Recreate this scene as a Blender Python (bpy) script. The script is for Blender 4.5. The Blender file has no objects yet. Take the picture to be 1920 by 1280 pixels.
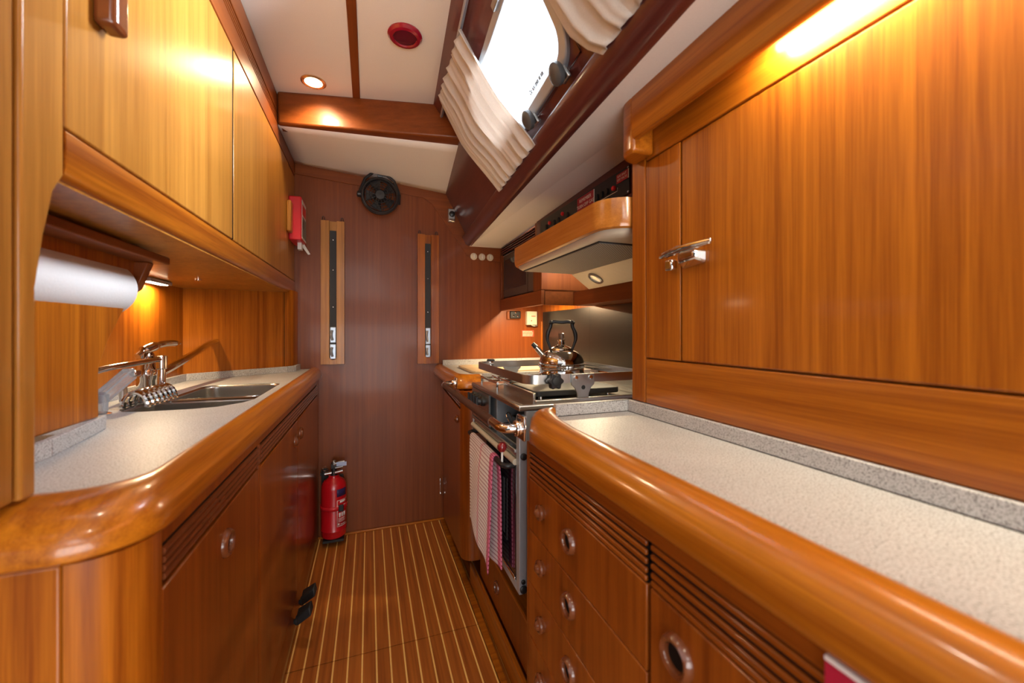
import bpy, bmesh, math, random
from mathutils import Vector, Matrix
random.seed(7)
PI = math.pi
S = bpy.context.scene
COL = S.collection

# ------------------------------------------------------------------ camera, world, light, exposure
cd = bpy.data.cameras.new('camera')
cam = bpy.data.objects.new('camera', cd)
COL.objects.link(cam)
cam.location = (0, 0, 1.10)
cam.rotation_euler = (PI/2, 0, -math.atan2(268, 746.667))
cd.sensor_width = 36.0
cd.lens = 14.0
cd.shift_y = -20/1920
cd.clip_start = 0.02
cd.dof.use_dof = True
cd.dof.focus_distance = 1.7
cd.dof.aperture_fstop = 3.2
S.camera = cam

W = bpy.data.worlds.new('world')
S.world = W
W.use_nodes = True
bg = W.node_tree.nodes['Background']
# bright overcast sky above, dim quay and water towards and below the horizon
_tc = W.node_tree.nodes.new('ShaderNodeTexCoord')
_sx = W.node_tree.nodes.new('ShaderNodeSeparateXYZ')
_rp = W.node_tree.nodes.new('ShaderNodeValToRGB')
W.node_tree.links.new(_tc.outputs['Generated'], _sx.inputs[0])
W.node_tree.links.new(_sx.outputs['Z'], _rp.inputs[0])
W.node_tree.links.new(_rp.outputs[0], bg.inputs['Color'])
_rp.color_ramp.elements[0].position = 0.10
_rp.color_ramp.elements[0].color = (0.060, 0.052, 0.045, 1)
_rp.color_ramp.elements[1].position = 0.32
_rp.color_ramp.elements[1].color = (0.95, 0.97, 1.0, 1)
bg.inputs['Strength'].default_value = 1.3
S.view_settings.view_transform = 'Standard'
S.view_settings.look = 'None'
S.view_settings.exposure = 0.16
S.view_settings.gamma = 1.0
S.view_settings.use_curve_mapping = False
S.cycles.max_bounces = 8
S.cycles.diffuse_bounces = 4
S.cycles.glossy_bounces = 4
S.cycles.sample_clamp_indirect = 6.0


def light(name, kind, loc, energy, color, size=0.1, size_y=None, target=None, spot=None, blend=0.5):
    l = bpy.data.lights.new(name, kind)
    l.energy = energy
    l.color = color
    if kind == 'AREA':
        l.size = size
        if size_y:
            l.shape = 'RECTANGLE'
            l.size_y = size_y
    else:
        l.shadow_soft_size = size
    if kind == 'SPOT':
        l.spot_size = spot or 2.0
        l.spot_blend = blend
    o = bpy.data.objects.new(name, l)
    COL.objects.link(o)
    o.location = loc
    if target is not None:
        o.rotation_euler = (Vector(target) - Vector(loc)).to_track_quat('-Z', 'Y').to_euler()
    return o


WARM = (1.0, 0.74, 0.42)
WARMW = (1.0, 0.86, 0.68)
# daylight coming down the companionway behind the camera, and a fill lamp added low to brighten the ceilings
light('companionway_daylight', 'AREA', (0.08, -2.0, 2.03), 16, (1.0, 0.97, 0.94), 1.0, 0.9, target=(0.05, 1.2, 0.8))
light('ceiling_fill', 'AREA', (0.05, -1.9, 0.70), 48, (1.0, 0.98, 0.96), 1.7, 1.2, target=(0.20, 0.4, 2.4))
# daylight through the port in the coachroof side
light('port_daylight', 'AREA', (0.86, 0.93, 2.03), 80, (0.92, 0.96, 1.0), 0.50, 0.50, target=(0.383, 1.05, 1.83))
# added fill lamp outside the port, aimed up to brighten the ceiling
light('port_fill', 'AREA', (0.72, 1.02, 1.765), 75, (0.95, 0.97, 1.0), 0.60, 0.13, target=(0.34, 1.04, 1.90))

# ------------------------------------------------------------------ materials
MATS = {}


def new_mat(name):
    m = bpy.data.materials.new(name)
    m.use_nodes = True
    nt = m.node_tree
    return m, nt, nt.nodes['Principled BSDF']


def plain(name, color, rough=0.5, metal=0.0, coat=0.0, spec=0.5, noise=0.0, nscale=60.0, bump=0.0, emit=None, estr=0.0, trans=0.0):
    if name in MATS:
        return MATS[name]
    m, nt, b = new_mat(name)
    b.inputs['Base Color'].default_value = (*color, 1)
    b.inputs['Roughness'].default_value = rough
    b.inputs['Metallic'].default_value = metal
    b.inputs['Coat Weight'].default_value = coat
    b.inputs['Coat Roughness'].default_value = 0.08
    b.inputs['Specular IOR Level'].default_value = spec
    b.inputs['Transmission Weight'].default_value = trans
    if emit:
        b.inputs['Emission Color'].default_value = (*emit, 1)
        b.inputs['Emission Strength'].default_value = estr
    tc = nt.nodes.new('ShaderNodeTexCoord')
    nz = nt.nodes.new('ShaderNodeTexNoise')
    nz.inputs['Scale'].default_value = nscale
    nz.inputs['Detail'].default_value = 3
    nt.links.new(tc.outputs['Object'], nz.inputs['Vector'])
    if noise > 0:
        mx = nt.nodes.new('ShaderNodeMix')
        mx.data_type = 'RGBA'
        mx.blend_type = 'MULTIPLY'
        mx.inputs[0].default_value = noise
        mx.inputs[6].default_value = (*color, 1)
        nt.links.new(nz.outputs['Fac'], mx.inputs[7])
        nt.links.new(mx.outputs[2], b.inputs['Base Color'])
    if bump > 0:
        bp = nt.nodes.new('ShaderNodeBump')
        bp.inputs['Strength'].default_value = bump
        bp.inputs['Distance'].default_value = 0.002
        nt.links.new(nz.outputs['Fac'], bp.inputs['Height'])
        nt.links.new(bp.outputs['Normal'], b.inputs['Normal'])
    MATS[name] = m
    return m


def wood(name, axis, dark, lite, rough=0.33, coat=0.16, contrast=1.35, spec=0.32):
    """varnished veneer: long streaks along AXIS (0 x, 1 y, 2 z), each board with its own offset"""
    if name in MATS:
        return MATS[name]
    m, nt, b = new_mat(name)
    N, L = nt.nodes, nt.links
    tc = N.new('ShaderNodeTexCoord')
    oi = N.new('ShaderNodeObjectInfo')
    mul = N.new('ShaderNodeMath'); mul.operation = 'MULTIPLY'; mul.inputs[1].default_value = 7.3
    L.new(oi.outputs['Random'], mul.inputs[0])
    add = N.new('ShaderNodeVectorMath'); add.operation = 'ADD'
    L.new(tc.outputs['Object'], add.inputs[0])
    L.new(mul.outputs[0], add.inputs[1])

    def streak(along, across, detail, dist=0.0):
        mp = N.new('ShaderNodeMapping')
        sc = [across]*3
        sc[axis] = along
        mp.inputs['Scale'].default_value = sc
        L.new(add.outputs[0], mp.inputs['Vector'])
        nz = N.new('ShaderNodeTexNoise')
        nz.inputs['Scale'].default_value = 1.0
        nz.inputs['Detail'].default_value = detail
        nz.inputs['Distortion'].default_value = dist
        L.new(mp.outputs[0], nz.inputs['Vector'])
        return nz.outputs['Fac']
    a = streak(0.7, 62, 4, 0.3)
    c = streak(0.3, 9, 2, 0.2)
    f = streak(9, 420, 2)
    s1 = N.new('ShaderNodeMath'); s1.operation = 'MULTIPLY_ADD'; s1.inputs[1].default_value = 0.55
    L.new(a, s1.inputs[0])
    s2 = N.new('ShaderNodeMath'); s2.operation = 'MULTIPLY'; s2.inputs[1].default_value = 0.35
    L.new(c, s2.inputs[0]); L.new(s2.outputs[0], s1.inputs[2])
    s3 = N.new('ShaderNodeMath'); s3.operation = 'MULTIPLY_ADD'; s3.inputs[1].default_value = 0.30
    L.new(f, s3.inputs[0]); L.new(s1.outputs[0], s3.inputs[2])
    r = N.new('ShaderNodeValToRGB')
    mid = 0.60
    r.color_ramp.elements[0].position = mid - 0.20/contrast
    r.color_ramp.elements[1].position = mid + 0.20/contrast
    r.color_ramp.elements[0].color = (*dark, 1)
    r.color_ramp.elements[1].color = (*lite, 1)
    L.new(s3.outputs[0], r.inputs[0])
    L.new(r.outputs[0], b.inputs['Base Color'])
    b.inputs['Roughness'].default_value = rough
    b.inputs['Coat Weight'].default_value = coat
    b.inputs['Coat Roughness'].default_value = 0.10
    b.inputs['Specular IOR Level'].default_value = spec
    MATS[name] = m
    return m


TD, TL = (0.215, 0.048, 0.0030), (0.470, 0.145, 0.0090)      # teak veneer
WZ = wood('teak_vertical', 2, TD, TL)
WY = wood('teak_lengthwise', 1, TD, TL, rough=0.28, coat=0.45, spec=0.4)
WX = wood('teak_crosswise', 0, TD, TL)
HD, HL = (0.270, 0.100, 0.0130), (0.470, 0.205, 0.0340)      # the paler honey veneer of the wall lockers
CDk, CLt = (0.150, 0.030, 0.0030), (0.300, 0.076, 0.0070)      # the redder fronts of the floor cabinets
WE = wood('worktop_edging', 1, (0.270, 0.068, 0.0035), (0.560, 0.190, 0.0110), rough=0.28, coat=0.45, spec=0.4)
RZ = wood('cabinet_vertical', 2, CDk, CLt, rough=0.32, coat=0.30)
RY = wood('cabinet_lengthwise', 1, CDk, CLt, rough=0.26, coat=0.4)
HZ = wood('honey_vertical', 2, HD, HL)
HY = wood('honey_lengthwise', 1, HD, HL, rough=0.28, coat=0.45, spec=0.4)
BD, BL = (0.135, 0.029, 0.0045), (0.235, 0.060, 0.0100)      # the same teak, darkened: the bulkhead's shade is in the colour
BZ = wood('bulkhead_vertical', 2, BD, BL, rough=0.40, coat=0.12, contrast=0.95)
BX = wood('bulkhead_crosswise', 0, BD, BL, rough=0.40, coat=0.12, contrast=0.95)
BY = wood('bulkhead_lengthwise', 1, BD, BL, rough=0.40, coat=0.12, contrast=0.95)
MD, ML = (0.085, 0.020, 0.0170), (0.125, 0.032, 0.0260)      # red-brown mahogany by the port
MY = wood('mahogany_lengthwise', 1, MD, ML, rough=0.3, coat=0.4)

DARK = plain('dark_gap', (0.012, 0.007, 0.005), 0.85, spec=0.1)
BLACK = plain('black_plastic', (0.012, 0.012, 0.014), 0.38, noise=0.2)
BLACKM = plain('black_matt', (0.02, 0.02, 0.021), 0.6, noise=0.2)
CHROME = plain('chrome', (0.82, 0.82, 0.82), 0.07, 1.0)
STEEL = plain('brushed_steel', (0.56, 0.55, 0.53), 0.27, 1.0, noise=0.15, nscale=150)
SATIN = plain('satin_steel', (0.47, 0.48, 0.48), 0.36, 1.0)
ALU = plain('grey_aluminium', (0.46, 0.51, 0.57), 0.42, 0.55)
GREYM = plain('grey_enamel', (0.27, 0.30, 0.33), 0.4, 0.4)
RED = plain('red_enamel', (0.52, 0.006, 0.012), 0.28, coat=0.4)
REDP = plain('red_plastic', (0.60, 0.012, 0.020), 0.38)
WHITE = plain('white_plastic', (0.78, 0.77, 0.73), 0.4)
CREAM = plain('cream_plastic', (0.62, 0.55, 0.43), 0.4, noise=0.1)
PAPER = plain('paper', (0.76, 0.76, 0.78), 0.9, noise=0.08, nscale=200, bump=0.15)
LETTER = plain('white_lettering', (0.85, 0.82, 0.80), 0.5)
GLASSB = plain('black_glass', (0.006, 0.004, 0.008), 0.06, coat=0.6)
REFLECTED = plain('reflected_brown', (0.075, 0.032, 0.022), 0.42, noise=0.3)  # brown of the wood mirrored in the chrome bar, put into colour


def mat_laminate():
    m, nt, b = new_mat('speckled_laminate')
    N, L = nt.nodes, nt.links
    tc = N.new('ShaderNodeTexCoord')
    n1 = N.new('ShaderNodeTexNoise'); n1.inputs['Scale'].default_value = 520; n1.inputs['Detail'].default_value = 2
    n2 = N.new('ShaderNodeTexNoise'); n2.inputs['Scale'].default_value = 260; n2.inputs['Detail'].default_value = 1
    n3 = N.new('ShaderNodeTexNoise'); n3.inputs['Scale'].default_value = 14; n3.inputs['Detail'].default_value = 3
    for n in (n1, n2, n3):
        L.new(tc.outputs['Object'], n.inputs['Vector'])
    r1 = N.new('ShaderNodeValToRGB')
    e = r1.color_ramp.elements
    e[0].position = 0.33; e[0].color = (0.24, 0.225, 0.22, 1)
    e[1].position = 0.52; e[1].color = (0.545, 0.545, 0.550, 1)
    L.new(n1.outputs['Fac'], r1.inputs[0])
    r2 = N.new('ShaderNodeValToRGB')
    e = r2.color_ramp.elements
    e[0].position = 0.32; e[0].color = (0.60, 0.56, 0.56, 1)
    e[1].position = 0.46; e[1].color = (1, 1, 1, 1)
    L.new(n2.outputs['Fac'], r2.inputs[0])
    mx = N.new('ShaderNodeMix'); mx.data_type = 'RGBA'; mx.blend_type = 'MULTIPLY'; mx.inputs[0].default_value = 0.8
    L.new(r1.outputs[0], mx.inputs[6]); L.new(r2.outputs[0], mx.inputs[7])
    r3 = N.new('ShaderNodeValToRGB')
    e = r3.color_ramp.elements
    e[0].position = 0.3; e[0].color = (0.90, 0.90, 0.90, 1)
    e[1].position = 0.7; e[1].color = (1, 1, 1, 1)
    L.new(n3.outputs['Fac'], r3.inputs[0])
    m2 = N.new('ShaderNodeMix'); m2.data_type = 'RGBA'; m2.blend_type = 'MULTIPLY'; m2.inputs[0].default_value = 1.0
    L.new(mx.outputs[2], m2.inputs[6]); L.new(r3.outputs[0], m2.inputs[7])
    L.new(m2.outputs[2], b.inputs['Base Color'])
    b.inputs['Roughness'].default_value = 0.42
    return m


LAM = mat_laminate()


def mat_ceiling():
    m, nt, b = new_mat('ceiling_vinyl')
    N, L = nt.nodes, nt.links
    tc = N.new('ShaderNodeTexCoord')
    n1 = N.new('ShaderNodeTexNoise'); n1.inputs['Scale'].default_value = 380; n1.inputs['Detail'].default_value = 2
    L.new(tc.outputs['Object'], n1.inputs['Vector'])
    r = N.new('ShaderNodeValToRGB')
    r.color_ramp.elements[0].color = (0.80, 0.775, 0.73, 1)
    r.color_ramp.elements[1].color = (0.90, 0.875, 0.83, 1)
    L.new(n1.outputs['Fac'], r.inputs[0])
    L.new(r.outputs[0], b.inputs['Base Color'])
    bp = N.new('ShaderNodeBump'); bp.inputs['Strength'].default_value = 0.12; bp.inputs['Distance'].default_value = 0.001
    L.new(n1.outputs['Fac'], bp.inputs['Height'])
    L.new(bp.outputs['Normal'], b.inputs['Normal'])
    b.inputs['Roughness'].default_value = 0.75
    return m


CEIL = mat_ceiling()


def mat_floor():
    """teak planks with thin pale holly strips: lines every 44.7 mm from x = -0.245"""
    m, nt, b = new_mat('teak_and_holly')
    N, L = nt.nodes, nt.links
    tc = N.new('ShaderNodeTexCoord')
    sx = N.new('ShaderNodeSeparateXYZ')
    L.new(tc.outputs['Object'], sx.inputs[0])
    a = N.new('ShaderNodeMath'); a.operation = 'ADD'; a.inputs[1].default_value = 0.245 + 0.0022 + 0.0447*20
    L.new(sx.outputs['X'], a.inputs[0])
    md = N.new('ShaderNodeMath'); md.operation = 'MODULO'; md.inputs[1].default_value = 0.0447
    L.new(a.outputs[0], md.inputs[0])
    lt = N.new('ShaderNodeMath'); lt.operation = 'LESS_THAN'; lt.inputs[1].default_value = 0.0052
    L.new(md.outputs[0], lt.inputs[0])
    dv = N.new('ShaderNodeMath'); dv.operation = 'DIVIDE'; dv.inputs[1].default_value = 0.0447
    L.new(a.outputs[0], dv.inputs[0])
    fl = N.new('ShaderNodeMath'); fl.operation = 'FLOOR'
    L.new(dv.outputs[0], fl.inputs[0])
    wn = N.new('ShaderNodeTexWhiteNoise'); wn.noise_dimensions = '1D'
    L.new(fl.outputs[0], wn.inputs['W'])
    cx = N.new('ShaderNodeCombineXYZ')
    m5 = N.new('ShaderNodeMath'); m5.operation = 'MULTIPLY'; m5.inputs[1].default_value = 9.0
    L.new(wn.outputs['Value'], m5.inputs[0])
    L.new(m5.outputs[0], cx.inputs['Y'])
    ad = N.new('ShaderNodeVectorMath'); ad.operation = 'ADD'
    L.new(tc.outputs['Object'], ad.inputs[0]); L.new(cx.outputs[0], ad.inputs[1])
    mp = N.new('ShaderNodeMapping'); mp.inputs['Scale'].default_value = (90, 2.2, 90)
    L.new(ad.outputs[0], mp.inputs['Vector'])
    nz = N.new('ShaderNodeTexNoise'); nz.inputs['Scale'].default_value = 1; nz.inputs['Detail'].default_value = 4
    L.new(mp.outputs[0], nz.inputs['Vector'])
    r = N.new('ShaderNodeValToRGB')
    r.color_ramp.elements[0].position = 0.3; r.color_ramp.elements[0].color = (0.270, 0.068, 0.008, 1)
    r.color_ramp.elements[1].position = 0.7; r.color_ramp.elements[1].color = (0.500, 0.150, 0.020, 1)
    L.new(nz.outputs['Fac'], r.inputs[0])
    mx = N.new('ShaderNodeMix'); mx.data_type = 'RGBA'
    L.new(lt.outputs[0], mx.inputs[0]); L.new(r.outputs[0], mx.inputs[6])
    mx.inputs[7].default_value = (0.95, 0.58, 0.17, 1)
    L.new(mx.outputs[2], b.inputs['Base Color'])
    b.inputs['Roughness'].default_value = 0.42
    b.inputs['Coat Weight'].default_value = 0.12
    b.inputs['Coat Roughness'].default_value = 0.3
    return m


FLOOR = mat_floor()


def mat_cloth_curtain():
    m, nt, b = new_mat('curtain_linen')
    N, L = nt.nodes, nt.links
    tc = N.new('ShaderNodeTexCoord')
    nz = N.new('ShaderNodeTexNoise'); nz.inputs['Scale'].default_value = 500
    L.new(tc.outputs['Object'], nz.inputs['Vector'])
    r = N.new('ShaderNodeValToRGB')
    r.color_ramp.elements[0].color = (0.58, 0.54, 0.50, 1)
    r.color_ramp.elements[1].color = (0.74, 0.70, 0.66, 1)
    L.new(nz.outputs['Fac'], r.inputs[0])
    L.new(r.outputs[0], b.inputs['Base Color'])
    b.inputs['Roughness'].default_value = 0.85
    b.inputs['Sheen Weight'].default_value = 0.2
    tr = N.new('ShaderNodeBsdfTranslucent')
    L.new(r.outputs[0], tr.inputs['Color'])
    ms = N.new('ShaderNodeMixShader'); ms.inputs[0].default_value = 0.22
    out = N['Material Output']
    L.new(b.outputs[0], ms.inputs[1]); L.new(tr.outputs[0], ms.inputs[2])
    L.new(ms.outputs[0], out.inputs['Surface'])
    return m


LINEN = mat_cloth_curtain()


def mat_towel():
    """white waffle tea towel with red checks and a pink band along its near edge (u along y, v along z)"""
    m, nt, b = new_mat('checked_towel')
    N, L = nt.nodes, nt.links
    tc = N.new('ShaderNodeTexCoord')
    sx = N.new('ShaderNodeSeparateXYZ')
    L.new(tc.outputs['UV'], sx.inputs[0])

    def stripes(out, period, width):
        md = N.new('ShaderNodeMath'); md.operation = 'MODULO'; md.inputs[1].default_value = period
        L.new(out, md.inputs[0])
        lt = N.new('ShaderNodeMath'); lt.operation = 'LESS_THAN'; lt.inputs[1].default_value = width
        L.new(md.outputs[0], lt.inputs[0])
        return lt.outputs[0]
    hx = stripes(sx.outputs['X'], 0.026, 0.017)
    hy = stripes(sx.outputs['Y'], 0.0175, 0.0062)
    dots = N.new('ShaderNodeMath'); dots.operation = 'MULTIPLY'
    L.new(hx, dots.inputs[0]); L.new(hy, dots.inputs[1])
    mx = N.new('ShaderNodeMix'); mx.data_type = 'RGBA'
    L.new(dots.outputs[0], mx.inputs[0])
    mx.inputs[6].default_value = (0.84, 0.78, 0.77, 1)
    mx.inputs[7].default_value = (0.34, 0.10, 0.14, 1)
    # pink bands
    def band(lo, hi):
        g = N.new('ShaderNodeMath'); g.operation = 'GREATER_THAN'; g.inputs[1].default_value = lo
        l = N.new('ShaderNodeMath'); l.operation = 'LESS_THAN'; l.inputs[1].default_value = hi
        L.new(sx.outputs['X'], g.inputs[0]); L.new(sx.outputs['X'], l.inputs[0])
        p = N.new('ShaderNodeMath'); p.operation = 'MULTIPLY'
        L.new(g.outputs[0], p.inputs[0]); L.new(l.outputs[0], p.inputs[1])
        return p.outputs[0]
    b1 = band(0.90, 1.2); b2 = band(0.52, 0.58)
    sm = N.new('ShaderNodeMath'); sm.operation = 'MULTIPLY_ADD'; sm.inputs[1].default_value = 0.5
    L.new(b2, sm.inputs[0]); L.new(b1, sm.inputs[2])
    m2 = N.new('ShaderNodeMix'); m2.data_type = 'RGBA'; m2.blend_type = 'MULTIPLY'
    L.new(sm.outputs[0], m2.inputs[0])
    L.new(mx.outputs[2], m2.inputs[6])
    m2.inputs[7].default_value = (0.80, 0.22, 0.36, 1)
    L.new(m2.outputs[2], b.inputs['Base Color'])
    b.inputs['Roughness'].default_value = 0.95
    return m


TOWEL = mat_towel()


def mat_grille():
    m, nt, b = new_mat('filter_mesh')
    N, L = nt.nodes, nt.links
    tc = N.new('ShaderNodeTexCoord')
    mp = N.new('ShaderNodeMapping'); mp.inputs['Scale'].default_value = (150, 150, 0); mp.inputs['Rotation'].default_value = (0, 0, 0.785)
    L.new(tc.outputs['Object'], mp.inputs['Vector'])
    ck = N.new('ShaderNodeTexVoronoi'); ck.inputs['Scale'].default_value = 1.0; ck.inputs['Randomness'].default_value = 0.0
    L.new(mp.outputs[0], ck.inputs['Vector'])
    r = N.new('ShaderNodeValToRGB')
    r.color_ramp.elements[0].position = 0.15; r.color_ramp.elements[0].color = (0.05, 0.047, 0.043, 1)
    r.color_ramp.elements[1].position = 0.65; r.color_ramp.elements[1].color = (0.52, 0.49, 0.45, 1)
    L.new(ck.outputs['Distance'], r.inputs[0])
    L.new(r.outputs[0], b.inputs['Base Color'])
    b.inputs['Metallic'].default_value = 0.2
    b.inputs['Roughness'].default_value = 0.5
    return m


GRILLE = mat_grille()


def mat_pane():
    m, nt, b = new_mat('port_acrylic')
    N, L = nt.nodes, nt.links
    tr = N.new('ShaderNodeBsdfTransparent'); tr.inputs['Color'].default_value = (0.95, 0.97, 0.98, 1)
    b.inputs['Base Color'].default_value = (0.9, 0.95, 1.0, 1); b.inputs['Roughness'].default_value = 0.05
    fr = N.new('ShaderNodeFresnel'); fr.inputs['IOR'].default_value = 1.3
    mx = N.new('ShaderNodeMixShader')
    L.new(fr.outputs[0], mx.inputs[0]); L.new(tr.outputs[0], mx.inputs[1]); L.new(b.outputs[0], mx.inputs[2])
    L.new(mx.outputs[0], N['Material Output'].inputs['Surface'])
    return m


GLASS = mat_pane()
CLEAR = plain('clear_plastic', (0.80, 0.84, 0.90), 0.12, trans=0.75)


# ------------------------------------------------------------------ mesh helpers
class MB:
    def __init__(s):
        s.bm = bmesh.new()

    def box(s, x0, x1, y0, y1, z0, z1):
        v = [s.bm.verts.new(p) for p in ((x0, y0, z0), (x1, y0, z0), (x1, y1, z0), (x0, y1, z0), (x0, y0, z1), (x1, y0, z1), (x1, y1, z1), (x0, y1, z1))]
        for f in ((3, 2, 1, 0), (4, 5, 6, 7), (0, 1, 5, 4), (1, 2, 6, 5), (2, 3, 7, 6), (3, 0, 4, 7)):
            s.bm.faces.new([v[i] for i in f])
        return s

    def prism(s, pts, axis, a, b):
        """polygon PTS in the two other axes (in x,y,z order), extruded along AXIS from a to b"""
        def P(p, t):
            q = list(p)
            q.insert(axis, t)
            return q
        A = [s.bm.verts.new(P(p, a)) for p in pts]
        B = [s.bm.verts.new(P(p, b)) for p in pts]
        s.bm.faces.new(A[::-1])
        s.bm.faces.new(B)
        n = len(pts)
        for i in range(n):
            s.bm.faces.new((A[i], A[(i+1) % n], B[(i+1) % n], B[i]))
        return s

    def hull(s, low, high):
        """closed solid between two 3D polygons with the same number of points"""
        A = [s.bm.verts.new(p) for p in low]
        B = [s.bm.verts.new(p) for p in high]
        s.bm.faces.new(A[::-1]); s.bm.faces.new(B)
        n = len(A)
        for i in range(n):
            s.bm.faces.new((A[i], A[(i+1) % n], B[(i+1) % n], B[i]))
        return s

    def tube(s, pts, r, seg=12, closed=False, caps=True):
        pts = [Vector(p) for p in pts]
        n = len(pts)
        R = r if isinstance(r, (list, tuple)) else [r]*n
        rings = []
        up = None
        for i in range(n):
            if closed:
                t = pts[(i+1) % n] - pts[i-1]
            else:
                t = pts[min(i+1, n-1)] - pts[max(i-1, 0)]
            t.normalize()
            if up is None:
                up = t.orthogonal().normalized()
            else:
                up = (up - t*up.dot(t))
                up = up.normalized() if up.length > 1e-6 else t.orthogonal().normalized()
            w = t.cross(up)
            rings.append([s.bm.verts.new(pts[i] + (up*math.cos(2*PI*k/seg) + w*math.sin(2*PI*k/seg))*R[i]) for k in range(seg)])
        m = n if closed else n-1
        for i in range(m):
            a, b = rings[i], rings[(i+1) % n]
            off = 0
            if closed and i == n-1:
                off = min(range(seg), key=lambda q: (a[0].co-b[q].co).length)
            for k in range(seg):
                s.bm.faces.new((a[k], a[(k+1) % seg], b[(k+1+off) % seg], b[(k+off) % seg]))
        if caps and not closed:
            s.bm.faces.new(rings[0][::-1]); s.bm.faces.new(rings[-1])
        return s

    def lathe(s, prof, c, axis=(0, 0, 1), seg=28):
        """profile of (radius, height) turned about AXIS through C"""
        ax = Vector(axis).normalized()
        u = ax.orthogonal().normalized()
        w = ax.cross(u)
        c = Vector(c)
        rings = []
        for (r, hh) in prof:
            if r < 1e-6:
                rings.append([s.bm.verts.new(c + ax*hh)])
            else:
                rings.append([s.bm.verts.new(c + ax*hh + (u*math.cos(2*PI*k/seg) + w*math.sin(2*PI*k/seg))*r) for k in range(seg)])
        for a, b in zip(rings, rings[1:]):
            for k in range(seg):
                k2 = (k+1) % seg
                if len(a) == 1 and len(b) == 1:
                    continue
                if len(a) == 1:
                    s.bm.faces.new((a[0], b[k2], b[k]))
                elif len(b) == 1:
                    s.bm.faces.new((a[k], a[k2], b[0]))
                else:
                    s.bm.faces.new((a[k], a[k2], b[k2], b[k]))
        return s

    def ring(s, c, axis, R, r, seg=28, sub=10):
        ax = Vector(axis).normalized(); u = ax.orthogonal().normalized(); w = ax.cross(u); c = Vector(c)
        return s.tube([c + (u*math.cos(2*PI*k/seg)+w*math.sin(2*PI*k/seg))*R for k in range(seg)], r, sub, closed=True)

    def loft(s, A, B, prof):
        """sweep: A[i] inner and B[i] outer plan points (x, y[, zoff]); profile of (0..1 from A to B, z)"""
        rows = []
        for a, b in zip(A, B):
            dz = a[2] if len(a) > 2 else 0
            rows.append([s.bm.verts.new((a[0]+(b[0]-a[0])*t, a[1]+(b[1]-a[1])*t, z + (dz if z > 0.88 else dz*0))) for t, z in prof])
        m = len(prof)
        for r0, r1 in zip(rows, rows[1:]):
            for k in range(m):
                s.bm.faces.new((r0[k], r0[(k+1) % m], r1[(k+1) % m], r1[k]))
        s.bm.faces.new(rows[0][::-1]); s.bm.faces.new(rows[-1])
        return s

    def grid(s, fn, nu, nv):
        uvl = s.bm.loops.layers.uv.verify()
        V = [[s.bm.verts.new(fn(i/nu, j/nv)) for j in range(nv+1)] for i in range(nu+1)]
        for i in range(nu):
            for j in range(nv):
                f = s.bm.faces.new((V[i][j], V[i+1][j], V[i+1][j+1], V[i][j+1]))
                for l, (a, b) in zip(f.loops, ((i, j), (i+1, j), (i+1, j+1), (i, j+1))):
                    l[uvl].uv = (a/nu, b/nv)
        return s

    def fill(s, loops, z0, z1):
        """flat plate between z0 and z1, first loop the outline, the others holes"""
        es = []
        for lp in loops:
            vs = [s.bm.verts.new((p[0], p[1], z1)) for p in lp]
            es += [s.bm.edges.new((vs[i], vs[(i+1) % len(vs)])) for i in range(len(vs))]
        g = bmesh.ops.triangle_fill(s.bm, use_beauty=True, use_dissolve=False, edges=es)
        fs = [f for f in g['geom'] if isinstance(f, bmesh.types.BMFace)]
        e = bmesh.ops.extrude_face_region(s.bm, geom=fs)
        for v in e['geom']:
            if isinstance(v, bmesh.types.BMVert):
                v.co.z = z0
        return s

    def build(s, name, mat, parent=None, bevel=0.0, seg=2, smooth=True, solid=0.0, subsurf=0):
        bmesh.ops.remove_doubles(s.bm, verts=s.bm.verts, dist=1e-6)
        bmesh.ops.recalc_face_normals(s.bm, faces=s.bm.faces)
        me = bpy.data.meshes.new(name)
        s.bm.to_mesh(me)
        s.bm.free()
        o = bpy.data.objects.new(name, me)
        COL.objects.link(o)
        me.materials.append(mat)
        if parent is not None:
            o.parent = parent
            if parent.type == 'EMPTY':
                o.matrix_parent_inverse = Matrix.Translation(-parent.location)
        if solid:
            md = o.modifiers.new('thickness', 'SOLIDIFY'); md.thickness = solid; md.offset = 0
        if bevel:
            md = o.modifiers.new('edges', 'BEVEL'); md.width = bevel; md.segments = seg; md.limit_method = 'ANGLE'; md.angle_limit = 0.6
        if subsurf:
            md = o.modifiers.new('smooth', 'SUBSURF'); md.levels = subsurf; md.render_levels = subsurf
        if smooth:
            me.polygons.foreach_set('use_smooth', [True]*len(me.polygons))
            try:
                me.set_sharp_from_angle(angle=0.65)
            except Exception:
                pass
        return o


def tag(o, label, cat, group=None):
    o['label'] = label
    o['category'] = cat
    if group:
        o['group'] = group
    return o


def thing(name, label, cat, loc, group=None):
    o = bpy.data.objects.new(name, None)
    o.empty_display_size = 0.05
    COL.objects.link(o)
    o.location = loc
    return tag(o, label, cat, group)


def struct(o):
    o['kind'] = 'structure'
    return o


def box(name, mat, dims, parent=None, bevel=0.0, **k):
    return MB().box(*dims).build(name, mat, parent, bevel, **k)


def arc(cx, cy, r, a0, a1, n=8):
    return [(cx + r*math.cos(a0+(a1-a0)*i/n), cy + r*math.sin(a0+(a1-a0)*i/n)) for i in range(n+1)]


def rrect(x0, x1, y0, y1, r, n=5):
    return (arc(x1-r, y1-r, r, 0, PI/2, n) + arc(x0+r, y1-r, r, PI/2, PI, n) + arc(x0+r, y0+r, r, PI, 1.5*PI, n) + arc(x1-r, y0+r, r, 1.5*PI, 2*PI, n))


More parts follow.
